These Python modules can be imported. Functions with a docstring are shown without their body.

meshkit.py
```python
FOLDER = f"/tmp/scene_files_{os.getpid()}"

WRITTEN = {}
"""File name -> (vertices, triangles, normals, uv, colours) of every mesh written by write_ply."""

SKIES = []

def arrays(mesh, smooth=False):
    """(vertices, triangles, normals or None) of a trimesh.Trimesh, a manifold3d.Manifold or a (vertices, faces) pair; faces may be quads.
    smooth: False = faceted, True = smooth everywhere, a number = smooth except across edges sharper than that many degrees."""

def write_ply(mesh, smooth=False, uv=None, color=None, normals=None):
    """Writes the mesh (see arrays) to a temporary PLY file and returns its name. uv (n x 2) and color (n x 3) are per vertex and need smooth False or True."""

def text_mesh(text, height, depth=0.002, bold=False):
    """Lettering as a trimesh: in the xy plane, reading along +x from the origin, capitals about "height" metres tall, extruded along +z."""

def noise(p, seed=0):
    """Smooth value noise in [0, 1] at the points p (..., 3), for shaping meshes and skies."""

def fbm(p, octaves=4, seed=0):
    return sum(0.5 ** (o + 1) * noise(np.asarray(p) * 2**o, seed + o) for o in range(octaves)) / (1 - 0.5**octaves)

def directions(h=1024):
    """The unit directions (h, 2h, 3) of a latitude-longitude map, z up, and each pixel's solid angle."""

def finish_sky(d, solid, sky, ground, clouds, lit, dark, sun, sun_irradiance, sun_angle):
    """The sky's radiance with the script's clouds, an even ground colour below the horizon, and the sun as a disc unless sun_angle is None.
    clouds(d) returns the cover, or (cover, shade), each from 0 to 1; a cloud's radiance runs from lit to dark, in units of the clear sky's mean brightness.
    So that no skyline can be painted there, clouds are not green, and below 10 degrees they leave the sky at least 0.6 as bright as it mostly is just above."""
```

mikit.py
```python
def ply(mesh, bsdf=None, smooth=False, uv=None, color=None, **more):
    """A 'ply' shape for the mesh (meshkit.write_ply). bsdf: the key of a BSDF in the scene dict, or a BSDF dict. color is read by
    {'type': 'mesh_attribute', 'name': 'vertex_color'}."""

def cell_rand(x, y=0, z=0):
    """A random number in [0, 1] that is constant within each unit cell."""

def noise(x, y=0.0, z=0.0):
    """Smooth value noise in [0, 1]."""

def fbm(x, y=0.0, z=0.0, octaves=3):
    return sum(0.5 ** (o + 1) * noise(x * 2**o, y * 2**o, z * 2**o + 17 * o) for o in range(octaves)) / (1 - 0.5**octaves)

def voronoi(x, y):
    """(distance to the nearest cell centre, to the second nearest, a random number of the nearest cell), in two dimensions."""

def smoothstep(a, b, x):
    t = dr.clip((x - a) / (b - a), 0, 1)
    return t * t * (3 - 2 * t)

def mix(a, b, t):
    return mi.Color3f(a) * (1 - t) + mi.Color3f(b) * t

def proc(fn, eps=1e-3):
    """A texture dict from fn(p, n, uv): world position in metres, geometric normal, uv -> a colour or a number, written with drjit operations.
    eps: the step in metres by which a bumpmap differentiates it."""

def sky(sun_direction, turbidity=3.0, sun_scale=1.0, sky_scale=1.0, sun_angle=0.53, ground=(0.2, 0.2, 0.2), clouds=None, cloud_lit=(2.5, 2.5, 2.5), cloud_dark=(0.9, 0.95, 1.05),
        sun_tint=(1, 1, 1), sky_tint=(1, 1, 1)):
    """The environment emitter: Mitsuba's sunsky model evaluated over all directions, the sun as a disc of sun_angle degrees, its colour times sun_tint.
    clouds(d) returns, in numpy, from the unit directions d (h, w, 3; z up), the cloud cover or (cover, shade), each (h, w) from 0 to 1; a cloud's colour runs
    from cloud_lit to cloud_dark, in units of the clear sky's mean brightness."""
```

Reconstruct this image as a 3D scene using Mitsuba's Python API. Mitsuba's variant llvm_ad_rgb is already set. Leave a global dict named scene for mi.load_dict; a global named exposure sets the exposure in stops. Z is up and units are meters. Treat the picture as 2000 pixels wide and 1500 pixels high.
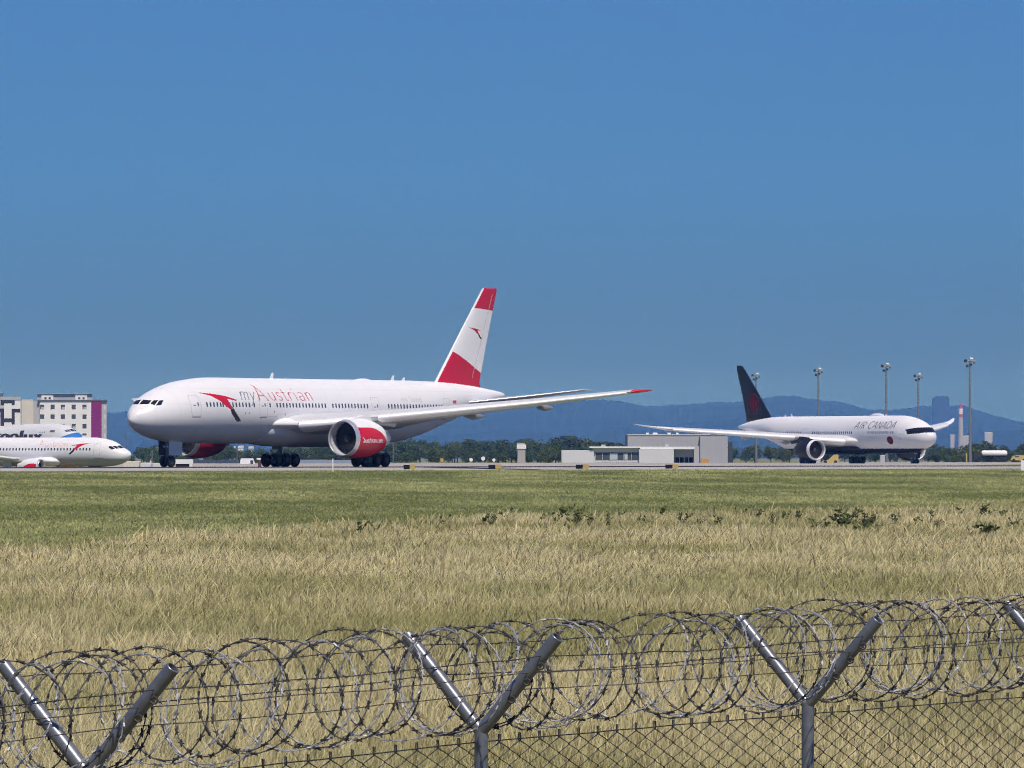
import math
import numpy as np, trimesh, mitsuba as mi, drjit as dr
import mikit, meshkit
from shapely.geometry import Polygon, LineString, Point, box as sbox
from shapely.ops import unary_union
from shapely import affinity

T = mi.ScalarTransform4f
rng = np.random.default_rng(7)
scene, labels = {}, {}

# ---------------------------------------------------------------- camera, sky, air, exposure
CAM_H, FOC = 0.80, 14000.0                      # eye height, focal length in pixels of a 2000 pixel wide picture
PITCH = math.atan((894 - 750) / FOC)
scene['camera'] = {'type': 'perspective', 'fov': math.degrees(2 * math.atan(1000 / FOC)), 'fov_axis': 'x', 'near_clip': 0.5, 'far_clip': 80000.0,
                   'to_world': T().look_at(origin=[0, 0, CAM_H], target=[0, math.cos(PITCH), CAM_H + math.sin(PITCH)], up=[0, 0, 1]),
                   'medium': {'type': 'ref', 'id': 'air'}}
SUN_EL, SUN_AZ = math.radians(57), math.radians(-18)          # behind the camera
SUN = [-math.sin(SUN_AZ) * math.cos(SUN_EL), -math.cos(SUN_AZ) * math.cos(SUN_EL), math.sin(SUN_EL)]
def haze_layer(d):                                # a thin grey dust layer low over the horizon, the same all round
    el = np.degrees(np.arcsin(np.clip(d[..., 2], -1, 1)))
    t = np.clip((2.4 - el) / 2.0, 0, 1)
    return .5 * t * t * (3 - 2 * t)
scene['sky'] = mikit.sky(SUN, clouds=haze_layer, cloud_lit=(.45, .52, .85), turbidity=2.2, sky_scale=0.60, sky_tint=(0.315, 0.632, 1.135), sun_tint=(0.94, 1.0, 1.18))
exposure = 1.55
scene['air'] = {'type': 'homogeneous', 'albedo': {'type': 'rgb', 'value': [0.90, 0.92, 0.96]},
                'sigma_t': {'type': 'rgb', 'value': [0.8e-5, 2.15e-5, 6.1e-5]}}
HAZE_LO, HAZE_HI = [-14000, -1500, -4.5], [14000, 33000, 330]
c_, h_ = [(a + b) / 2 for a, b in zip(HAZE_LO, HAZE_HI)], [(b - a) / 2 for a, b in zip(HAZE_LO, HAZE_HI)]
scene['haze'] = {'type': 'cube', 'to_world': T().translate(c_).scale(h_), 'bsdf': {'type': 'null'}, 'interior': {'type': 'ref', 'id': 'air'}}
labels['haze'] = {'label': 'thin blue summer haze over the airfield', 'category': 'haze', 'kind': 'stuff'}

# ---------------------------------------------------------------- helpers
def rgb(*c): return {'type': 'rgb', 'value': list(c)}
def mat(name, color, rough=0.5, metal=0.0, spec=0.5, **more):
    scene[name] = {'type': 'twosided', 'bsdf': {'type': 'principled', 'base_color': rgb(*color) if isinstance(color, tuple) else color,
                                                'roughness': rough, 'metallic': metal, 'specular': spec, **more}}
    return name
def flat(name, color):
    scene[name] = {'type': 'twosided', 'bsdf': {'type': 'diffuse', 'reflectance': rgb(*color) if isinstance(color, tuple) else color}}
    return name
def free(key):
    if key not in scene and key not in labels: return key
    k = 1
    while f'{key}_{k:03d}' in scene or f'{key}_{k:03d}' in labels: k += 1
    return f'{key}_{k:03d}'
def put(key, mesh, bsdf, tw=None, smooth=False, **more):
    if key in scene: key = free(key)
    d = mikit.ply(mesh, bsdf, smooth=smooth, **more)
    if tw is not None: d['to_world'] = tw
    scene[key] = d
    return key
def thing(name, label, cat, group=None, kind=None):
    key = free(name)
    labels[key] = {'label': label, 'category': cat}
    if group: labels[key]['group'] = group
    if kind: labels[key]['kind'] = kind
    return key
def struct(name, label):
    labels[name] = {'label': label, 'kind': 'structure'}
    return name
def join(ms): return trimesh.util.concatenate([m for m in ms if m is not None and len(m.faces)])
def bx(x0, x1, y0, y1, z0, z1):
    m = trimesh.creation.box(extents=[x1 - x0, y1 - y0, z1 - z0])
    m.apply_translation([(x0 + x1) / 2, (y0 + y1) / 2, (z0 + z1) / 2])
    return m
def tube(pts, r, n=8, caps=True):
    p = np.asarray(pts, float)
    r = np.broadcast_to(r, (len(p),))
    t = np.gradient(p, axis=0)
    t /= np.linalg.norm(t, axis=1, keepdims=True) + 1e-12
    ref = np.array([0, 0, 1.0]) if abs(t[:, 2]).mean() < 0.8 else np.array([0, 1.0, 0])
    a = np.cross(t, ref); a /= np.linalg.norm(a, axis=1, keepdims=True) + 1e-12
    b = np.cross(t, a)
    ang = np.arange(n) * 2 * np.pi / n
    v = p[:, None] + r[:, None, None] * (np.cos(ang)[None, :, None] * a[:, None] + np.sin(ang)[None, :, None] * b[:, None])
    return grid(v, wrap=True, caps=caps)
def grid(v, wrap=True, caps=False):
    """Rows of rings (k, n, 3) as a mesh."""
    k, n = v.shape[:2]
    i, j = np.meshgrid(np.arange(k - 1), np.arange(n if wrap else n - 1), indexing='ij')
    a, b = i * n + j, i * n + (j + 1) % n
    f = np.stack([a, b, b + n, a + n], -1).reshape(-1, 4)
    f = np.vstack([f[:, [0, 1, 2]], f[:, [0, 2, 3]]])
    vv = v.reshape(-1, 3)
    if caps:
        c0, c1 = v[0].mean(0), v[-1].mean(0)
        m = len(vv); vv = np.vstack([vv, c0, c1]); q = np.arange(n)
        f = np.vstack([f, np.stack([(q + 1) % n, q, q * 0 + m], 1), np.stack([(k - 1) * n + q, (k - 1) * n + (q + 1) % n, q * 0 + m + 1], 1)])
    return trimesh.Trimesh(vv, f, process=False)
def lathe(prof, n=40, axis='x'):
    """prof: (along, radius) rows, turned about the x axis (or y, z)."""
    p = np.asarray(prof, float)
    ang = np.arange(n) * 2 * np.pi / n
    c, s = np.cos(ang), np.sin(ang)
    x = np.repeat(p[:, :1], n, 1)
    v = np.stack([x, p[:, 1:2] * c, p[:, 1:2] * s], -1)
    if axis == 'y': v = v[..., [1, 0, 2]]
    if axis == 'z': v = v[..., [1, 2, 0]]
    return grid(v)
def tri2d(poly, size=None):
    """shapely polygon(s) to (vertices2, faces), optionally cut fine."""
    vs, fs, at = [], [], 0
    for g in getattr(poly, 'geoms', [poly]):
        if g.is_empty or g.area < 1e-7: continue
        v, f = trimesh.creation.triangulate_polygon(g, engine='earcut')
        vs.append(v); fs.append(f + at); at += len(v)
    v, f = np.vstack(vs), np.vstack(fs)
    if size:
        v3, f = trimesh.remesh.subdivide_to_size(np.c_[v, np.zeros(len(v))], f, size, max_iter=12)
        v = v3[:, :2]
    return v, f
def prism(poly, depth):
    return trimesh.util.concatenate([trimesh.creation.extrude_polygon(g, depth, engine='earcut') for g in getattr(poly, 'geoms', [poly])])

# lettering as pen strokes: x width, strokes in units of the x-height (1 = x-height, 1.55 = capital height)
def arc(cx, cy, rx, ry, a0, a1, n=14): return [(cx + rx * math.cos(math.radians(a0 + (a1 - a0) * i / n)), cy + ry * math.sin(math.radians(a0 + (a1 - a0) * i / n))) for i in range(n + 1)]
PEN = {
 'm': (1.15, [[(0.05, 1), (0.1, 0)], [(0.1, .6)] + arc(.32, .72, .2, .28, 160, 0) + [(.54, 0)], [(.54, .6)] + arc(.78, .72, .2, .28, 160, 0) + [(1.0, 0)]]),
 'y': (.75, [[(.05, 1), (.36, 0.05)], [(.68, 1), (.36, .05), (.2, -.62), (.02, -.7)]]),
 'A': (1.1, [[(0.0, 0), (.34, 1.75), (.2, 1.9)], [(.34, 1.75), (.95, 0)], [(.1, .6), (.76, .6)], [(.8, 0), (1.08, 0)], [(-.08, 0), (.12, 0)]]),
 'u': (.72, [[(.08, 1), (.08, .35)] + arc(.32, .32, .24, .32, 180, 350) + [(.56, 1)], [(.56, 1), (.6, 0)]]),
 's': (.55, [arc(.28, .74, .2, .26, 30, 270, 10) + arc(.26, .24, .22, .24, 90, -150, 10)]),
 't': (.5, [[(.2, 1.5), (.2, .2)] + arc(.34, .18, .14, .18, 180, 320, 6), [(.0, 1), (.44, 1)]]),
 'r': (.5, [[(.08, 1), (.1, 0)], [(.1, .6)] + arc(.36, .7, .24, .3, 160, 50, 8)]),
 'i': (.3, [[(.12, 1), (.14, 0)], [(.12, 1.34), (.13, 1.44)]]),
 'a': (.7, [arc(.3, .76, .24, .24, 150, 0, 8) + [(.54, 0)], arc(.3, .28, .24, .28, 60, 330, 14)]),
 'n': (.72, [[(.05, 1), (.1, 0)], [(.1, .6)] + arc(.34, .72, .22, .28, 160, 0) + [(.57, 0)]]),
 'S': (.8, [arc(.4, 1.18, .3, .36, 30, 270, 12) + arc(.38, .4, .32, .4, 90, -150, 12)]),
 'o': (.7, [arc(.33, .5, .28, .5, 0, 360, 20)]),
 'd': (.72, [arc(.3, .45, .25, .45, 0, 360, 18), [(.56, 1.55), (.56, 0)]]),
 'c': (.62, [arc(.33, .5, .28, .5, 50, 310, 16)]),
 'g': (.7, [arc(.3, .5, .25, .5, 0, 360, 18), [(.56, 1), (.55, -.3)] + arc(.3, -.3, .25, .28, 0, -150, 8)]),
 'l': (.3, [[(.12, 1.7), (.14, 0)]]),
 'x': (.68, [[(.05, 1), (.6, 0)], [(.6, 1), (.05, 0)]]),
 'C': (1.0, [arc(.55, .78, .48, .8, 50, 305, 18)]),
 'I': (.4, [[(.15, 1.55), (.15, 0)]]),
 'R': (.95, [[(.12, 1.55), (.12, 0)], [(.1, 1.5)] + arc(.4, 1.12, .38, .38, 80, -90, 10) + [(.15, .74)], [(.38, .74), (.85, 0)]]),
 'N': (1.05, [[(.1, 0), (.12, 1.55), (.85, 0), (.87, 1.55)]]),
 'D': (1.05, [[(.12, 1.55), (.12, 0)], [(.02, 1.52)] + arc(.25, .76, .68, .76, 80, -80, 14) + [(.02, 0.02)]]),
 '.': (.25, [[(.1, 0), (.12, .08)]]), ' ': (.5, []), }
PEN['Á'] = (1.05, [[(0, 0), (.46, 1.55), (.92, 0)], [(.16, .5), (.8, .58)]])     # plain capital A
PEN['O'] = PEN['o']
def write(text, xh, pen, slant=0.0, track=0.06):
    """Pen lettering: shapely shape, baseline at 0, x-height xh."""
    out, x = [], 0.0
    for ch in text:
        w, strokes = PEN[ch]
        for s in strokes: out.append(affinity.translate(LineString(s), x, 0).buffer(pen, cap_style=2, resolution=3))
        x += w + track
    g = unary_union(out)
    return affinity.affine_transform(g, [xh, slant * xh, 0, xh, 0, 0])

# ---------------------------------------------------------------- materials
WHITE = mat('paint_white', (.72, .73, .75), .3)
LIGHT = mat('paint_light_grey', (.62, .64, .67), .35)
GREYW = mat('wing_grey', (.50, .52, .55), .4)
mat('wing_fairing', (.24, .25, .27), .5)
SLATM = mat('slat_metal', (.86, .87, .88), .38, .25)
RED = mat('paint_red', (.55, .012, .035), .3)
DARK = mat('dark_glass', (.012, .013, .018), .12)
PANE = mat('cabin_window_glass', (.07, .08, .11), .2)
BLACK = mat('paint_black', (.010, .010, .012), .42, 0, .3)
TYRE = mat('tyre_rubber', (.018, .018, .02), .8)
STEEL = mat('gear_steel', (.22, .23, .25), .45, .3)
DCL_ = mat('gear_bay_dark', (.05, .05, .055), .6)
mat('wheel_rim', (.07, .072, .078), .5, .3)
LIPM = mat('polished_lip', (.82, .83, .85), .25, .7)
DUCT = mat('intake_duct', (.42, .43, .45), .5)
FANM = mat('fan_titanium', (.011, .012, .014), .5, .3)
NOZ = mat('nozzle_metal', (.16, .14, .13), .4, .8)
INK = flat('ink_dark', (.045, .045, .055))
INKG = flat('ink_grey', (.22, .23, .26))
INKF = flat('ink_faint', (.5, .52, .56))
INKR = flat('ink_red', (.48, .035, .055))
INKW = flat('ink_white', (.8, .8, .8))
GALV = mat('galvanised_steel', (.42, .45, .49), .42, .55)
YELLOW = flat('sign_yellow', (.50, .39, .14))
ORANGE = flat('paint_orange', (.6, .3, .08))

# ---------------------------------------------------------------- airliners
class Plane:
    """An airliner in its own frame: -x aft from the nose, +y port, z up from the tyres' contact. Sizes in metres."""
    def __init__(self, key, nose, theta, side, z0=0.0):
        self.key, th = key, math.radians(theta)
        hx, hy = side * math.sin(th), -math.cos(th)            # heading
        self.tw = T().translate([nose[0], nose[1], z0]).rotate([0, 0, 1], math.degrees(math.atan2(hy, hx)))
    def add(self, name, mesh, bsdf, smooth=False, label=None, **more):
        k = put(f'{self.key}__{name}', mesh, bsdf, self.tw, smooth, **more)
        if label: labels[k] = {'label': label}
        return k
    # fuselage -----------------------------------------------------------
    def lines(self, top, bot, wid):
        f = lambda rows: (np.array(rows, float)[:, 0], np.array(rows, float)[:, 1])
        from scipy.interpolate import PchipInterpolator as P
        self.ft, self.fb, self.fw = [P(*f(r)) for r in (top, bot, wid)]
        self.len = top[-1][0]
    def sec(self, a):
        t, b = self.ft(a), self.fb(a)
        return (t + b) / 2, self.fw(a), (t - b) / 2            # centre height, half width, half height
    def hull(self, n=64, extra=()):
        a = np.unique(np.r_[self.len * np.linspace(0, 1, 90), .02, .06, .12, .2, .32, .45, .6, .8, 1, 1.25, 1.5, 1.75, 2, 2.3, 2.6, 3, 3.5, 4, np.linspace(4.5, 12, 14), extra])
        zc, ry, rz = self.sec(a)
        ph = np.arange(n) * 2 * np.pi / n
        v = np.stack([np.repeat(-a[:, None], n, 1), ry[:, None] * np.sin(ph), zc[:, None] + rz[:, None] * np.cos(ph)], -1)
        return grid(v, caps=True), a
    def decal(self, poly, side, off=.015, size=.35):
        """poly in (aft, height), laid on the fuselage's side."""
        v, f = tri2d(poly, size)
        zc, ry, rz = self.sec(v[:, 0])
        q = np.clip((v[:, 1] - zc) / rz, -.999, .999)
        ny, nz = np.sqrt(1 - q * q) / ry, q / rz
        l = np.hypot(ny, nz)
        return trimesh.Trimesh(np.c_[-v[:, 0], side * (ry * np.sqrt(1 - q * q) + off * ny / l), v[:, 1] + off * nz / l], f, process=False)
    def front(self, poly, off=.02, size=.12):
        """poly in (y, height), laid on the nose as seen from ahead."""
        v, f = tri2d(poly, size)
        lo, hi = np.full(len(v), .001), np.full(len(v), 9.0)
        for _ in range(40):
            mid = (lo + hi) / 2
            zc, ry, rz = self.sec(mid)
            out = (v[:, 0] / ry) ** 2 + ((v[:, 1] - zc) / rz) ** 2 > 1
            lo, hi = np.where(out, mid, lo), np.where(out, hi, mid)
        sgn = np.sign(v[:, 0] + 1e-9)
        return trimesh.Trimesh(np.c_[-hi + off, v[:, 0] + sgn * off * .7, v[:, 1] + off * .4], f, process=False)
    def windows(self, spans, z, h, w, side, name='window'):
        for a in spans:
            self.add(name, self.decal(rounded(a - w / 2, a + w / 2, z - h / 2, z + h / 2, min(w, h) * .35), side, .012, .5), PANE)
    # wings --------------------------------------------------------------
    def surface(self, st, n=14, camber=.015, x0=0.0, x1=1.0, grow=0.0):
        """st rows: span y, LE aft, LE height, chord, thickness ratio, twist (deg). Vertical fins pass vert rows with y and z swapped by the caller."""
        s = (1 - np.cos(np.linspace(0, np.pi, n))) / 2 * (x1 - x0) + x0
        th = lambda x: 5 * (.2969 * np.sqrt(x) - .126 * x - .3516 * x**2 + .2843 * x**3 - .1036 * x**4)
        rings = []
        for y, a, z, c, t, tw in st:
            cam = camber * 4 * s * (1 - s)
            up, dn = cam + th(s) * t + grow / c, cam - th(s) * t - grow / c
            xs, zs = np.r_[s[::-1], s[1:]], np.r_[up[::-1], dn[1:]]
            k = math.radians(tw)
            X, Z = xs * math.cos(k) + zs * math.sin(k), zs * math.cos(k) - xs * math.sin(k)
            rings.append(np.c_[-(a + X * c), np.full(len(X), y), z + Z * c])
        return grid(np.array(rings), caps=True)
    def wing(self, st, mats, tip=None, slat=True, camber=.018, name='wing', flap=(), droop=0.0):
        st0, tip0 = st, tip
        for side in (1, -1):
            low = lambda rows: rows if side > 0 or not droop else [(r[0], r[1], r[2] - droop * (r[0] / 30) ** 2, *r[3:]) for r in rows]
            st, tip = low(st0), tip0 and low(tip0)
            s2 = [(side * r[0], *r[1:]) for r in st]
            w = self.add(name, self.surface(s2, 18, camber), mats[0], 40)
            loc = w[len(self.key) + 2:]
            if slat:
                for y0, y1 in slat:
                    ss = [(side * r[0], r[1] - .03 * r[3], r[2] - .02 * r[3], *r[3:]) for r in between(st, y0, y1)]
                    self.add(loc + '__slat', self.surface(ss, 7, camber, 0, .085, .015), mats[1], 40)
            for y0, y1 in flap:                                  # flaps set for take-off
                fs = [(side * r[0], r[1] + .87 * r[3], r[2] - (.055 + .87 * math.sin(math.radians(r[5]))) * r[3], .26 * r[3], .11, 16) for r in between(st, y0, y1)]
                self.add(loc + '__flap', self.surface(fs, 9, .02), mats[0], 40)
            if tip:
                self.add(loc + '__wing_tip', self.surface([(side * r[0], *r[1:]) for r in tip], 14, camber), mats[2 if side > 0 else -1], 40)
            yield side, loc
    def fairing(self, loc, side, y, a, z, l, h, bsdf):
        p = [(0, .02), (.08, .35), (.25, .75), (.45, 1), (.65, .85), (.85, .4), (1, .03)]
        m = lathe([(-q * l, r * h) for q, r in p], 14)
        m.apply_scale([1, .55, 1]); m.apply_translation([-a, side * y, z])
        self.add(loc + '__flap_fairing', m, bsdf, 60)
    # engine -------------------------------------------------------------
    def engine(self, side, y, a, z, r, l, cowl, mats, uv_cowl=False, core=1.9, blades=22, lip_len=.09):
        """a: aft position of the inlet lip, r: greatest radius, l: fan cowl length."""
        o = lambda m: (m.apply_translation([-a, side * y, z]), m)[1]
        rl = r * .86                                             # highlight radius
        ri = r * .825
        outer = [(lip_len * l, r * .945), (.16 * l, r * .975), (.28 * l, r), (.45 * l, r), (.62 * l, r * .97), (.8 * l, r * .885), (.93 * l, r * .79), (l, r * .73), (l + .01, r * .70), (.85 * l, r * .72)]
        m = o(lathe([(-x, q) for x, q in outer], 56))
        more = {'uv': np.c_[-m.vertices[:, 0] - a, m.vertices[:, 2] - z]} if uv_cowl else {}
        k = self.add('engine', m, cowl, True, **more)
        e = k[len(self.key) + 2:]
        lip = [(lip_len * l + .01, r * .946), (.055 * l, r * .92), (.025 * l, r * .895), (.006 * l, r * .872), (0, rl), (.008 * l, r * .838), (.03 * l, r * .818), (.07 * l, ri)]
        self.add(e + '__inlet_lip', o(lathe([(-x, q) for x, q in lip], 56)), mats[0], True)
        duct = [(.069 * l, ri), (.12 * l, r * .82), (.17 * l, r * .83), (.25 * l, r * .84), (.25 * l, .1)]
        self.add(e + '__intake', o(lathe([(-x, q) for x, q in duct], 48)), DUCT, 40)
        fb = []
        rf = r * .83
        for i in range(blades):
            p, tws = 2 * np.pi * i / blades, np.array([.15, .35, .6])
            rr = np.array([.25, .62, 1.0]) * rf
            ch = np.array([.09, .13, .15]) * r
            v = []
            for q, t, c in zip(rr, tws, ch):
                for s in (-1, 1):
                    d = p + s * c * math.cos(t) / q * .9 + .35 * (q / rf) ** 2
                    v.append([-.215 * l + s * c * math.sin(t) * .6, q * math.cos(d), q * math.sin(d)])
            fb.append(trimesh.Trimesh(v, [[0, 1, 3], [0, 3, 2], [2, 3, 5], [2, 5, 4]], process=False))
        self.add(e + '__fan', o(join(fb)), FANM)
        self.add(e + '__fan_stator', o(lathe([(-.24 * l, r * .835), (-.24 * l, .05)], 40)), FANM)
        sp = [(.11 * l, .001), (.13 * l, .09 * r), (.16 * l, .17 * r), (.2 * l, .24 * r), (.24 * l, .24 * r)]
        self.add(e + '__spinner', o(lathe([(-x, q) for x, q in sp], 24)), mats[3], 50)
        t = np.linspace(0, 5.2, 24)                              # the painted spiral on the spinner, a thin raised band
        rr = .06 * r + .06 * r * t / 5.2
        xx = np.interp(rr, [.001, .09 * r, .17 * r, .24 * r], [.11 * l, .13 * l, .16 * l, .2 * l])
        self.add(e + '__spinner_mark', o(tube(np.c_[-xx + .01, rr * np.cos(t), rr * np.sin(t)], .013 * r, 5)), INKG)
        nz = [(.82 * l, r * .62), (l, r * .57), (l + core * .45, r * .47), (l + core * .7, r * .40), (l + core * .7 + .01, r * .37), (l + core * .5, r * .3)]
        self.add(e + '__core_nozzle', o(lathe([(-x, q) for x, q in nz], 32)), mats[1], 40)
        self.add(e + '__exhaust_plug', o(lathe([(-l - core * .4, r * .3), (-l - core * .75, r * .24), (-l - core * 1.05, r * .06), (-l - core * 1.1, .002)], 24)), NOZ, 40)
        return e, m
    def pylon(self, e, side, y, a0, z0, a1, z1, thick, bsdf, top):
        """From the top of the engine to under the wing; top rows (aft, height) of the upper edge, bottom follows."""
        up = np.array(top, float)
        lo = np.c_[np.linspace(a0 + .4, a1, len(up)), np.linspace(z0, z1, len(up))]
        rings = []
        for (au, zu), (al, zl), w in zip(up, lo, np.r_[.1, np.ones(len(up) - 2), .1]):
            w *= thick
            rings.append([[-au, side * y - w, zu], [-au, side * y + w, zu], [-al, side * y + w, zl], [-al, side * y - w, zl]])
        self.add(e + '__pylon', grid(np.array(rings), caps=True), bsdf, 30)
    # gear ---------------------------------------------------------------
    def wheel(self, gear, a, y, r, w):
        t = lathe([(-w / 2, r * .5), (-w / 2, r * .82), (-w * .38, r * .96), (-w * .2, r), (w * .2, r), (w * .38, r * .96), (w / 2, r * .82), (w / 2, r * .5)], 28, 'y')
        t.apply_translation([-a, y, r])
        k = self.add(gear + '__tyre', t, TYRE, 40)
        h = lathe([(-w * .46, .01), (-w * .40, r * .3), (-w * .46, r * .52), (w * .46, r * .52), (w * .40, r * .3), (w * .46, .01)], 20, 'y')
        h.apply_translation([-a, y, r])
        self.add(gear + '__rim', h, 'wheel_rim', 40)
    def nose_gear(self, a, r, w, track, ztop, door=WHITE):
        g = self.add('nose_gear', join([tube([(-a, 0, r), (-a, 0, r * 2.3)], .09), tube([(-a, 0, r * 2.2), (-a + .15, 0, ztop)], .15, 12), tube([(-a, -track, r), (-a, track, r)], .07),
                                       tube([(-a + .1, 0, r * 3), (-a - 1.4, 0, ztop)], .07), tube([(-a, 0, r * 1.2), (-a + .45, 0, r * 1.8), (-a, 0, r * 2.4)], .05),
                                       bx(-a + .1, -a + .22, -.33, .33, r * 3.4, r * 3.7)]), STEEL)
        g = g[len(self.key) + 2:]
        for s in (1, -1):
            self.wheel(g, a, s * track, r, w)
            d = bx(-a - 1.5, -a + .6, s * .62 - .02, s * .62 + .02, ztop - 1.35, ztop + .15)
            self.add(g + '__door', d, door if s > 0 else DCL_)
            l = lathe([(0, .005), (.02, .1), (-.1, .09), (-.12, .01)], 14); l.apply_translation([-a + .26, s * .2, r * 3.55])
            self.add(g + '__taxi_light', l, INKW, 40)
    def main_gear(self, side, a, y, r, w, axles, track, ztop, lean=.5, door=GREYW):
        ax = np.array(axles, float)
        parts = [tube([(-a - ax[0], side * y, r * 1.02), (-a - ax[-1], side * y, r * 1.02)], .14, 10), tube([(-a, side * y, r), (-a, side * (y - .02), r * 2.6)], .15, 12),
                 tube([(-a, side * y, r * 2.4), (-a, side * (y + lean * .2), ztop)], .22, 14), tube([(-a, side * y, r * 3), (-a, side * (y - 1.7), ztop + .1)], .1),
                 tube([(-a, side * y, r * 3), (-a - 1.6, side * y, ztop + .2)], .1), tube([(-a + .25, side * y, r * 1.2), (-a + .5, side * y, r * 2.1), (-a + .1, side * y, r * 2.8)], .06)]
        parts += [tube([(-a - x, side * y - track, r), (-a - x, side * y + track, r)], .09) for x in ax]
        g = self.add('main_gear', join(parts), STEEL)[len(self.key) + 2:]
        for x in ax:
            for s in (1, -1): self.wheel(g, a + x, side * y + s * track, r, w)
        d = bx(-a - .75, -a + .75, side * (y + .45) - .03, side * (y + .45) + .03, r * 2.6, ztop + .3)
        self.add(g + '__door', d, door)

def rounded(x0, x1, y0, y1, r): return sbox(x0 + r, y0 + r, x1 - r, y1 - r).buffer(r, resolution=3)
def between(st, y0, y1):
    s = np.array(st, float)
    return [tuple(np.r_[y, [np.interp(y, s[:, 0], s[:, k]) for k in range(1, 6)]]) for y in np.unique(np.r_[y0, y1, s[(s[:, 0] > y0) & (s[:, 0] < y1), 0]])]
def frame(x0, x1, y0, y1, w):
    r = min(.25, (x1 - x0) * .2)
    return rounded(x0, x1, y0, y1, r).difference(rounded(x0 + w, x1 - w, y0 + w, y1 - w, r * .8))
def bent(p0, p1, w): return LineString([p0, p1]).buffer(w / 2, cap_style=2)
ARROW_WING = [(7.48, 7.14), (9.62, 7.02), (11.43, 6.82), (13.15, 6.46), (12.85, 6.36), (11.55, 6.58), (11.8, 6.08), (12.25, 5.72), (11.8, 5.56), (11.1, 5.86), (10.3, 6.36), (9.1, 6.84)]
ARROW_LEG = [(12.27, 5.71), (12.75, 5.22), (13.75, 4.43), (13.05, 4.38), (12.05, 5.12), (11.82, 5.55)]
def arrow(a0, z0, k, flip=1):
    f = lambda P: Polygon([(a0 + flip * (a - 7.48) * k, z0 + (z - 7.12) * k) for a, z in P])
    return f(ARROW_WING), f(ARROW_LEG)
def stern(x): return mikit.smoothstep(-.01, .01, x)

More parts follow.
